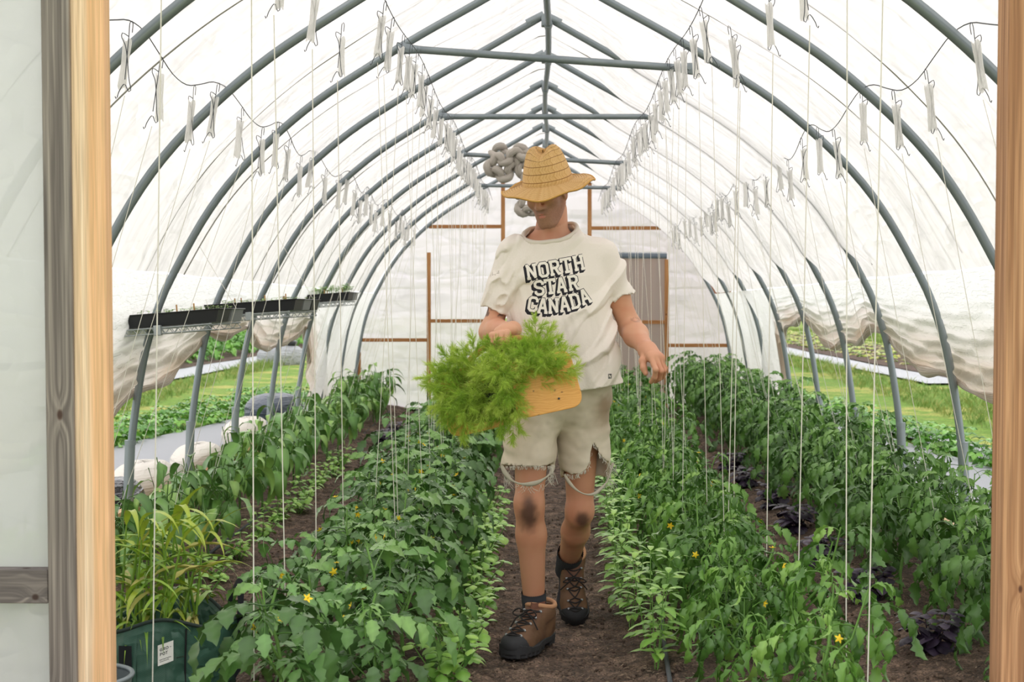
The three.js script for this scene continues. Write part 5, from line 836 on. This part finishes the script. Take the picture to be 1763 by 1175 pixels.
// shorts with frayed hems, one leg torn
{
  const px = (v) => P(v, 700, 5.4).x, legR = cone(P(917, 680, 5.42), P(908, 830, 5.31), 0.1, 0.1), legL = cone(P(1002, 680, 5.46), P(1010, 850, 5.42), 0.105, 0.095);
  const pel = ell(P(966, 672, 5.44), 0.187, 0.16, 0.142);
  const fold = (x, y, z) => 0.02 * (fbm(x * 8 + y * 9 + 3, (y - x * 0.6) * 10 + z * 4, 3) - 0.5) + 0.012 * (fbm((x + y * 0.2) * 6, y * 24 + z * 6, 2) - 0.5);
  const whole = (x, y, z) => { const a = legR(x, y, z), b = legL(x, y, z); return smin(smin(Math.min(a, b), pel(x, y, z), 0.05), Math.max(a, b), 0.012) + fold(x, y, z); };
  const rag = (x) => 0.006 * (vn(x * 330, 1) - 0.5) + 0.004 * (vn(x * 120, 4) - 0.5);
  const pw = (t, x) => { for (let i = 1; i < t.length; i++) if (x <= t[i][0]) return lerp(t[i - 1][1], t[i][1], clamp((x - t[i - 1][0]) / (t[i][0] - t[i - 1][0]))); return t[t.length - 1][1]; };
  const yOf = (v, d) => P(900, v, d).y, cutR = [[855, 806], [872, 805], [900, 805], [925, 807], [940, 806], [950, 803], [956, 800]].map(([a, b]) => [P(a, 800, 5.2).x, yOf(b, 5.2)]);
  const cutL = [[964, 812], [985, 820], [998, 817], [1010, 810], [1017, 795], [1019, 775], [1021, 764], [1026, 771], [1034, 786], [1045, 797], [1056, 806]].map(([a, b]) => [P(a, 800, 5.31).x, yOf(b, 5.31)]), split = P(960, 800, 5.3).x;
  const cut = (x, y, z) => { const L = x > split, c = L ? pw(cutL, x) : pw(cutR, x), cz = L ? -5.42 : -5.31, back = L ? yOf(824, 5.42) : yOf(808, 5.31), k = sstep(cz + 0.02, cz - 0.03, z); return lerp(c, back, k) + rag(x + z); };
  const f = (x, y, z) => { const w = whole(x, y, z); return Math.max(w, (cut(x, y, z) - y) * 0.6, -(w + 0.016), y - 1.06); };
  const stain = (x, y, z) => { const a = fbm(x * 9 + 5, y * 9 + z * 5, 4), b = fbm(x * 60, y * 60 + z * 30, 2), o = P(1042, 700, 5.4), k = Math.exp(-((x - o.x) ** 2 / 0.0022 + (y - o.y) ** 2 / 0.009)); let c = mixc(lin(216, 204, 186), lin(192, 178, 158), sstep(0.45, 0.7, a) * 0.6); c = mixc(c, lin(134, 104, 74), 0.75 * k * sstep(0.2, 0.6, a + 0.25 * b)); return c.map((q) => q * (0.92 + 0.16 * b)); };
  part('shorts', nets(f, V(-0.2, 0.62, -5.64), V(0.32, 1.08, -5.16), 0.0064, stain), std({ color: 0xffffff, vertexColors: true, roughness: 0.95, bumpMap: noiseBump, bumpScale: 0 }));
  const mb = std({ color: 0xb4ad9d, roughness: 0.95 }), mt = std({ color: 0xdcd8cc, roughness: 1 });
  const band = (pts, r0) => { const g = vtube(pts, (t) => r0 * (0.75 + 0.35 * Math.sin(t * 14)), 7, 40); return g; };
  part('hem_band', band([P(864, 803, 5.22), P(870, 815, 5.2), P(882, 828, 5.19), P(900, 834, 5.18), P(922, 832, 5.18), P(938, 824, 5.19), P(950, 812, 5.22), P(952, 803, 5.24)], 0.0085), mb);
  part('hem_band', band([P(972, 818, 5.34), P(978, 828, 5.32), P(990, 842, 5.31), P(1006, 851, 5.31), P(1022, 851, 5.33), P(1036, 840, 5.36), P(1047, 826, 5.39), P(1052, 808, 5.41), P(1055, 798, 5.42)], 0.0065), mb);
  const r = rngOf(12), th = []; // loose threads along the torn edges
  const thread = (a, len, sw = len * 0.35) => th.push(tube([a, a.clone().add(V(rr(-sw, sw, r) * 0.5, -len * 0.5, 0.004)), a.clone().add(V(rr(-sw, sw, r), -len, rr(-0.004, 0.008, r)))], rr(0.0006, 0.0011, r), 3, 4));
  for (let i = 0; i < 70; i++) { const v = rr(866, 950, r); thread(P(v, pw([[866, 803], [950, 803]], v), 5.195 + 0.00002 * (v - 908) ** 2), rr(0.004, 0.016, r)); }
  for (let i = 0; i < 70; i++) { const v = rr(974, 1052, r), q = pw([[970, 816], [985, 820], [998, 817], [1010, 810], [1017, 795], [1021, 764], [1034, 786], [1052, 804]], v); thread(P(v, q - 1, 5.31 + 0.00002 * (v - 1010) ** 2), rr(0.004, 0.018, r)); }
  for (let i = 0; i < 16; i++) thread(P(rr(868, 880, r), rr(808, 822, r), 5.2), rr(0.02, 0.05, r), 0.02);
  for (let i = 0; i < 12; i++) thread(P(rr(944, 954, r), rr(804, 815, r), 5.21), rr(0.03, 0.06, r), 0.02);
  for (let i = 0; i < 22; i++) thread(P(rr(1044, 1060, r), rr(796, 832, r), 5.4), rr(0.02, 0.05, r), 0.03);
  for (let i = 0; i < 14; i++) thread(P(rr(885, 935, r), 834, 5.18), rr(0.01, 0.035, r), 0.02);
  stuff(part('frayed_threads', merge(th), mt));
}
// boots and socks
function boot(side, mtx, swing) {
  const b = new THREE.Group(); b.name = 'boot'; man.add(b); b.matrixAutoUpdate = true; const m = mtx.clone(); m.setPosition(new THREE.Vector3().setFromMatrixPosition(mtx).sub(MB_)); m.decompose(b.position, b.quaternion, b.scale);
  const s = side, up = uni([cone(V(0, 0.05, -0.052), V(0, 0.05, -0.02), 0.04, 0.042), cone(V(0, 0.045, 0.0), V(s * 0.004, 0.04, 0.135), 0.041, 0.047), ell(V(s * -0.002, 0.042, 0.165), 0.049, 0.039, 0.058), cone(V(0, 0.11, -0.01), V(0, 0.062, 0.12), 0.047, 0.036), cone(V(0, 0.085, -0.035), V(0, 0.115, -0.034), 0.047, 0.05)], 0.03);
  const upF = (x, y, z) => Math.max(smax(up(x, y, z) + 0.0022 * (fbm(x * 40 + z * 30, y * 40, 3) - 0.5) * 2, 0.022 - y, 0.006), -cone(V(0, 0.11, -0.032), V(0, 0.2, -0.034), 0.036, 0.044)(x, y, z), y - 0.138);
  const leather = (x, y, z) => { let c = mixc(lin(94, 65, 45), lin(120, 89, 63), fbm(x * 26 + 3, z * 26 + y * 20, 4)); if (y > 0.07 && z < 0.09) c = mixc(c, lin(92, 56, 40), 0.7 * sstep(0.045, 0.02, Math.abs(x))); const band = Math.abs(y - 0.085 - 0.35 * (0.02 - z)); if (z < 0.03 && band < 0.003) c = c.map((q) => q * 0.55); return mixc(c, lin(150, 126, 104), 0.4 * sstep(0.05, 0.02, y) * fbm(x * 60, z * 60, 2)); };
  const lm = std({ color: 0xffffff, vertexColors: true, roughness: 0.7, bumpMap: noiseBump, bumpScale: 0 }), rub = std({ color: 0x2c2c2f, roughness: 0.75 });
  mesh('boot_upper', nets(upF, V(-0.075, 0.01, -0.12), V(0.075, 0.23, 0.25), 0.0045, leather), lm, b);
  const plan = uni([cone(V(0, 0, -0.05), V(0, 0, -0.01), 0.044, 0.042), cone(V(0, 0, -0.01), V(s * 0.004, 0, 0.12), 0.041, 0.055), cone(V(s * 0.004, 0, 0.12), V(s * -0.003, 0, 0.165), 0.055, 0.058)], 0.02);
  const soleF = (x, y, z) => { const tr = y < 0.014 ? 0.004 * sstep(0.2, 0.6, Math.sin(z * 260) * 0.5 + 0.5) : 0; const q = plan(x, 0, z) + tr, arch = z > -0.012 && z < 0.03 ? 0.012 : 0; return Math.max(q, arch + 0.0 - y, y - 0.034 - 0.25 * clamp(z - 0.15, 0, 0.06)); };
  mesh('sole', nets(soleF, V(-0.08, -0.012, -0.12), V(0.08, 0.06, 0.25), 0.0045), rub, b);
  mesh('toe_cap', nets((x, y, z) => Math.max(up(x, y, z) - 0.003, 0.02 - y, 0.158 + 0.5 * (y - 0.03) + 3 * x * x - z), V(-0.075, 0.01, 0.12), V(0.075, 0.1, 0.25), 0.004), rub, b);
  const tan = std({ color: 0xb98a66, roughness: 0.85 });
  mesh('padded_collar', tube(Array.from({ length: 24 }, (_, i) => { const a = i / 24 * 6.2832; return V(0.049 * Math.sin(a), 0.141 + 0.005 * Math.cos(a * 2), -0.034 + 0.05 * Math.cos(a)); }), 0.0085, 8, 60, true), tan, b);
  mesh('tongue', gridGeo(8, 10, (u, v) => V((u - 0.5) * 0.052, lerp(0.08, 0.156, v), lerp(0.066, 0.03, v) - 0.05 * (u - 0.5) ** 2 * 4 + 0.004)), std({ color: 0x6d4636, roughness: 0.85 }), b);
  const surf = (x, y) => { for (let z = 0.2; z > -0.06; z -= 0.002) if (upF(x, y, z) < 0) return z + 0.005; return 0; };
  const rows = [[0.074, 0.026], [0.087, 0.026], [0.1, 0.026], [0.114, 0.028], [0.129, 0.031]], lace = std({ color: 0x24201f, roughness: 0.9 }), ey = [], pts = rows.map(([y, x]) => [V(-x, y, surf(-x, y)), V(x, y, surf(x, y))]);
  for (const [a, c] of pts) for (const q of [a, c]) mesh('eyelet', merge([box(0.011, 0.006, 0.006, 0, 0, 0, 0.002), new THREE.TorusGeometry(0.005, 0.0017, 6, 12)]).translate(q.x, q.y, q.z), std({ color: 0xb9bcc0, metalness: 0.85, roughness: 0.3 }), b);
  const lc = []; for (let i = 0; i < rows.length; i++) { const [a, c] = pts[i]; lc.push(tube([a, mid(a, c, 0.5, 0, 0.006, 0.016), c], 0.0028, 5, 12)); if (i) { const [d, e] = pts[i - 1]; lc.push(tube([d, mid(d, c, 0.5, 0, 0.006, 0.018), c], 0.0026, 5, 12), tube([e, mid(e, a, 0.5, 0, 0.006, 0.019), a], 0.0026, 5, 12)); } }
  const kn = V(0, 0.136, surf(0, 0.128) + 0.018); for (const q of [-1, 1]) { lc.push(tube([kn, kn.clone().add(V(q * 0.026, 0.012, 0.012)), kn.clone().add(V(q * 0.045, -0.006, 0.014)), kn.clone().add(V(q * 0.024, -0.014, 0.01)), kn], 0.0026, 5, 24), tube([kn, kn.clone().add(V(q * 0.03, -0.02, 0.014)), kn.clone().add(V(q * 0.052, -0.055, 0.016))], 0.0026, 5, 14)); }
  mesh('laces', merge(lc), lace, b);
  return b;
}
const toeAt = (p, yaw, pitch, local) => { const q = new THREE.Matrix4().makeRotationFromEuler(new THREE.Euler(pitch, yaw, 0, 'YXZ')), o = local.clone().applyMatrix4(q); return q.setPosition(p.clone().sub(o)); };
boot(1, toeAt(V(P(934, 1100, 5.33).x, gnd(0, -5.33) + 0.012, -5.33), -0.43, 0.0, V(0, 0, -0.05)).scale(V(1.08, 1.08, 1.08)));
boot(-1, toeAt(V(P(988, 1062, 5.7).x, gnd(0.1, -5.7) + 0.016, -5.7), 0.1, 0.78, V(0, 0.002, 0.2)).scale(V(1.05, 1.05, 1.05)));
{
  const sockMat = std({ color: 0x3a3c42, roughness: 0.95 });
  const sock = (a, b, r0, r1) => { const g = gridGeo(72, 16, (u, v) => { const t = u * 6.2832, r = lerp(r0, r1, v) + (Math.round(u * 72) % 2 ? 0.0018 : 0) + (Math.floor(v * 8) % 3 === 1 ? -0.001 : 0); return V(Math.cos(t) * r, v, Math.sin(t) * r); }), d = b.clone().sub(a), L = d.length(); g.scale(1, L, 1); g.applyQuaternion(new THREE.Quaternion().setFromUnitVectors(V(0, 1, 0), d.normalize())); g.translate(a.x, a.y, a.z); return g; };
  part('sock', sock(mid(J.kneeR, J.ankR, 1.08), mid(J.kneeR, J.ankR, 0.84), 0.044, 0.047), sockMat); part('sock', sock(mid(J.kneeL, J.ankL, 1.1), mid(J.kneeL, J.ankL, 0.74), 0.046, 0.053), sockMat);
}
// straw hat
{
  const straw = tex(512, 256, (u, v) => { // one plaited band: slanting splints
    const q = (u * 16 + v * 5) % 1, q2 = (u * 16 - v * 5 + 10) % 1, top = v > 0.5, e = top ? q2 : q, id = Math.floor(u * 16 + (top ? -v * 5 + 10 : v * 5)), gap = Math.min(e, 1 - e), ln = sstep(0.0, 0.13, gap);
    let c = mixc([214, 164, 98], [242, 204, 142], hash2(id % 16, top ? 3 : 7) * 0.8 + 0.2 * vn(u * 120, v * 30)); c = mixc([150, 98, 46], c, ln); const b = Math.min(v, 1 - v); c = mixc([136, 88, 42], c, sstep(0, 0.08, b)); return mixc(c, [222, 178, 112], 0.15); });
  const bands = 17, prof = (t, th) => { // t 0 at the crown's centre, 0.5 at its foot, 1 at the brim's edge
    const c = Math.cos(th), s = Math.sin(th); let r, y;
    if (t < 0.5) { const k = t / 0.5; if (k < 0.4) { const q = k / 0.4; r = 0.054 * Math.sin(q * 1.5708); y = 0.137 + 0.004 * Math.cos(q * 1.5708) - 0.008 * q * q; } else { const q = (k - 0.4) / 0.6; r = lerp(0.054, 0.097, Math.pow(q, 0.72)); y = 0.129 * (1 - Math.pow(q, 1.25)); }
      const hi = Math.exp(-(((k - 0.38) / 0.3) ** 2)), xx = r * c / 0.022, ang = Math.atan2(s, c); y -= 0.03 * Math.exp(-xx * xx) * (1 - sstep(0.3, 0.72, k)) * (s > 0 ? 1 : 0.6); for (const q of [0.62, 2.5]) r *= 1 - 0.22 * hi * Math.exp(-(((ang - q) / 0.35) ** 2)); r *= 1 + 0.07 * Math.abs(s); }
    else { const k = (t - 0.5) / 0.5; r = lerp(0.096, 0.178, k) * (1 + 0.05 * Math.abs(s)); y = -0.016 * k + 0.02 * k * k * (c * c) * (c > 0 ? 0.9 : 0.1) - 0.008 * k * k * Math.max(0, s) + 0.008 * k * k * Math.sin(th * 3 + 0.6) + 0.004 * k * Math.sin(th * 7); if (c > 0.6) y -= 0.05 * (c - 0.6) * sstep(0.75, 1, k); }
    const saw = (t * bands) % 1; return V(r * c * (1 + 0.004 * saw), y + 0.0022 * (1 - saw), r * s * 1.04); };
  const g = gridGeo(160, bands * 6, (u, v) => prof(Math.max(0.002, v), -u * 6.2832), (u, v) => [u * 11, v * bands]);
  const inner = gridGeo(120, bands * 2, (u, v) => prof(Math.max(0.002, v * 0.998), u * 6.2832).add(V(0, -0.004, 0)), (u, v) => [u * 12, v * bands]);
  const edge = tube(Array.from({ length: 100 }, (_, i) => prof(1, i / 100 * 6.2832).add(V(0, -0.001, 0))), 0.0032, 6, 200, true);
  const hat = new THREE.Group(); hat.name = 'straw_hat'; man.add(hat);
  const hp = P(943, 313, 5.36); hat.position.copy(hp).sub(MB_); hat.rotation.set(0.3, -0.2, 0.1, 'YXZ');
  const hm = std({ map: straw, bumpMap: straw, bumpScale: 0.003, roughness: 0.75 });
  mesh('crown_and_brim', merge([g, inner]), hm, hat); mesh('brim_edge', edge, std({ color: 0xc9994f, roughness: 0.8 }), hat);
}
// ---------- trug with its load of fennel ----------
{
  const t = thing('garden_trug', 'wooden harvest trug with rounded plywood ends carried by the man, full of fennel', 'trug', P(870, 690, 5.08)), O = t.position;
  const ply = tex(512, 512, (u, v) => { const w = fbm(u * 2, v * 6, 3), g = Math.sin((v * 22 + 5 * w + 2 * u) * 6.28) * 0.5 + 0.5, f = vn(u * 20, v * 220); let c = mixc([226, 158, 78], [244, 186, 104], 0.5 * g + 0.5 * f); const k = Math.min(Math.hypot((u - 0.3) * 1.2, v - 0.42), Math.hypot(u - 0.72, (v - 0.3) * 1.3), Math.hypot(u - 0.62, v - 0.36), Math.hypot(u - 0.22, v - 0.66)); return mixc([120, 78, 44], c, 0.35 + 0.65 * sstep(0.006, 0.024, k + 0.014 * (f - 0.5))); });
  const wood = std({ map: ply, roughness: 0.5 }), edgeM = std({ color: 0xb98a48, roughness: 0.6 });
  const roll = 0.2, plate = (c, yaw, w, h) => { const s = new THREE.Shape(), r = 0.045, a = w / 2, b = h / 2; s.moveTo(-a + r, -b); s.lineTo(a - r, -b); s.quadraticCurveTo(a, -b, a, -b + r); s.lineTo(a * 0.93, b - r * 0.8); s.quadraticCurveTo(a * 0.9, b, a * 0.9 - r * 0.6, b); s.lineTo(-a * 0.9 + r * 0.6, b); s.quadraticCurveTo(-a * 0.9, b, -a * 0.93, b - r * 0.8); s.lineTo(-a, -b + r); s.quadraticCurveTo(-a, -b, -a + r, -b);
    const g = new THREE.ExtrudeGeometry(s, { depth: 0.011, bevelEnabled: true, bevelSize: 0.003, bevelThickness: 0.003, bevelSegments: 2, curveSegments: 8 }); const uv = g.attributes.uv; for (let i = 0; i < uv.count; i++) uv.setXY(i, uv.getX(i) / w + 0.5, uv.getY(i) / h + 0.5);
    const m = mesh('end_plate', g, wood, t); m.position.copy(c).sub(O); m.rotation.set(-0.08, yaw, roll, 'YXZ'); return m; };
  const cL = P(824, 686, 5.12), cR = P(938, 662, 4.95); plate(cL, 0.3, 0.27, 0.235); plate(cR, 0.15, 0.235, 0.2);
  // slung body between the plates
  const q = new THREE.Matrix4().makeRotationFromEuler(new THREE.Euler(-0.08, 0.22, roll, 'YXZ')), prof = [[-0.1, 0.05], [-0.103, -0.03], [-0.08, -0.075], [-0.04, -0.088], [0.04, -0.088], [0.08, -0.075], [0.103, -0.03], [0.1, 0.05]];
  const pc = new THREE.CatmullRomCurve3(prof.map(([x, y]) => V(x, y, 0)));
  mesh('slung_body', gridGeo(28, 10, (u, v) => pc.getPoint(u).applyMatrix4(q).add(cL.clone().lerp(cR, lerp(0.03, 0.97, v))).sub(O)), std({ color: 0x1b1c20, roughness: 0.7, bumpMap: rep(T.fabric, 2, 2), bumpScale: 0.003 }), t);
  const hp = [cL.clone().add(V(-0.02, 0.1, 0.004)), hA.clone().add(V(0.005, 0.035, 0)), GP(-0.07, 0, -0.004), GP(0, 0, 0), GP(0.07, 0, -0.004), hB.clone().add(V(0.005, 0.035, 0)), cR.clone().add(V(-0.015, 0.085, 0))].map((p) => p.sub(O));
  mesh('handle', vtube(hp, [0.0125, 0.0125], 10, 50), edgeM, t);
  for (const [c, dx] of [[cL, 0.06], [cL, -0.06], [cR, 0.05], [cR, -0.05]]) mesh('screw', new THREE.SphereGeometry(0.004, 8, 6).translate(c.x + dx - O.x, c.y - 0.05 - O.y, c.z + 0.016 - O.z), M.wire, t);
  // feathery fronds
  const fr = (seed) => { const r = rngOf(seed), a = new Acc(), b = new Acc(), L = rr(0.28, 0.36, r), N = 12, st = []; let th = 0.0, y = 0, z = 0; const bend = rr(0.6, 1.3, r), sd = rr(-0.25, 0.25, r); let x = 0;
    for (let k = 0; k <= N; k++) { st.push(V(x, y, z)); y += Math.cos(th) * L / N; z += Math.sin(th) * L / N; x += sd * L / N * k / N; th += bend / N; }
    b.stalk(st, 0.003, 0.0009, [1, 1, 1], 4); const cv = new THREE.CatmullRomCurve3(st);
    const fil = (o, d, l, w) => { const s = V(r() - 0.5, r() - 0.5, r() - 0.5).cross(d).normalize().multiplyScalar(w), m = o.clone().addScaledVector(d, l * 0.55).add(V(0, -l * 0.05, 0)), e = o.clone().addScaledVector(d, l).add(V(0, -l * 0.2, 0)), i = a.p.length / 3, c = rr(0.7, 1.3, r); for (const q of [o.clone().sub(s), o.clone().add(s), m.clone().sub(s), m.clone().add(s), e]) { a.p.push(q.x, q.y, q.z); a.c.push(c, c, c * 0.85); } a.i.push(i, i + 1, i + 2, i + 1, i + 3, i + 2, i + 2, i + 3, i + 4); };
    const twig = (o, d, l, depth) => { const n = depth ? 7 : 6; for (let k = 1; k <= n; k++) { const f = k / n, p = o.clone().addScaledVector(d, l * f).add(V(0, -l * 0.12 * f * f, 0)); for (let q = 0; q < 3; q++) { const dd = d.clone().add(V(r() - 0.5, r() - 0.5, r() - 0.5).multiplyScalar(depth ? 1.25 : 0.95)).normalize(); if (depth && q < 2) { const l2 = l * rr(0.35, 0.55, r); twig(p, dd, l2, 0); fil(p, dd, l2, 0.0006); } else fil(p, dd, rr(0.025, 0.05, r), 0.00055); } } fil(o, d, l, 0.0009); };
    for (let k = 0; k < 13; k++) { const f = Math.min(1, 0.2 + 0.8 * k / 12), o = cv.getPointAt(f), tg = cv.getTangentAt(f), az = k * 2.4 + r(), sdv = V(Math.cos(az), 0.1, Math.sin(az)), d = tg.clone().multiplyScalar(0.95).add(sdv.multiplyScalar(k === 12 ? 0.1 : 0.8)).normalize(); twig(o, d, lerp(0.14, 0.07, (k / 12)) * rr(0.8, 1.15, r), 1); }
    return { leaf: a.geo(), stalk: b.geo() }; };
  const kinds = [1, 2, 3, 4, 5].map((s) => fr(s * 37)), fm = [0xc0d868, 0xd0e27c, 0xaccb58].map((c) => leafMat(c, { roughness: 0.8, transmission: 0.5, specularIntensity: 0.3 })), sm = std({ color: 0xa8c86a, vertexColors: true, roughness: 0.6 });
  const r = rngOf(2024), tips = [[922, 562, 5.0], [980, 634, 4.9], [900, 598, 4.95], [955, 600, 4.98], [940, 580, 5.02], [845, 590, 5.0], [815, 598, 5.02], [790, 612, 5.04], [768, 640, 5.06], [752, 664, 5.04], [756, 695, 5.0], [774, 722, 4.97], [800, 738, 4.95], [832, 712, 4.93], [862, 728, 4.9], [884, 742, 4.9], [888, 705, 4.86], [878, 680, 4.84], [868, 650, 4.84], [835, 632, 4.9], [950, 630, 4.88], [925, 628, 4.86], [858, 700, 4.87], [785, 690, 4.96], [845, 612, 4.94], [972, 612, 4.94], [912, 612, 4.86], [885, 594, 4.94], [745, 648, 5.06], [770, 615, 5.1], [800, 705, 4.93], [895, 630, 4.86], [925, 596, 4.93], [764, 708, 5.0], [940, 612, 4.9]];
  const spot = (px, py, b) => { const w = py < 605 ? ['standing up beside the gripping hand', 'upright'] : px > 915 ? ['fringing the top of the pale end plate', 'right'] : px < 790 ? ['sticking out at the far left of the heap', 'left'] : py > 695 ? ['drooping over the lower front of the trug', 'drooping'] : ['in the thick middle of the heap', 'middle'];
    return [`feathery green fennel frond ${w[0]}`, 'fennel', b, `${w[1]} fennel fronds in the trug`]; };
  tips.forEach(([px, py, d], i) => {
    const base = cL.clone().lerp(cR, clamp((px - 760) / 240, 0.1, 0.85)).add(V(rr(-0.05, 0.05, r), rr(-0.02, 0.05, r), rr(-0.03, 0.05, r))), tip = P(px, py, d), k = kinds[i % 5], g = thing('fennel_frond', ...spot(px, py, base));
    const dir = tip.clone().sub(base), len = Math.max(0.12, dir.length()), gt = [k.stalk, k.leaf]; k.end ??= (() => { k.leaf.computeBoundingBox(); k.stalk.computeBoundingBox(); const p = k.stalk.attributes.position, n = p.count - 1; return V(p.getX(n), p.getY(n), p.getZ(n)); })();
    const qn = new THREE.Quaternion().setFromUnitVectors(k.end.clone().normalize(), dir.clone().normalize()), tw = new THREE.Quaternion().setFromAxisAngle(dir.clone().normalize(), 0);
    // turn so that the frond arches over and droops outwards
    const bow = V(0, -1, 0).applyQuaternion(qn); g.quaternion.copy(tw.multiply(qn)); g.scale.setScalar(clamp(len / k.end.length(), 0.42, 0.8));
    mesh('stalk', k.stalk, sm, g); mesh('feathery_leaf', k.leaf, fm[i % 3], g);
  });
}
renderer.render(scene, camera);
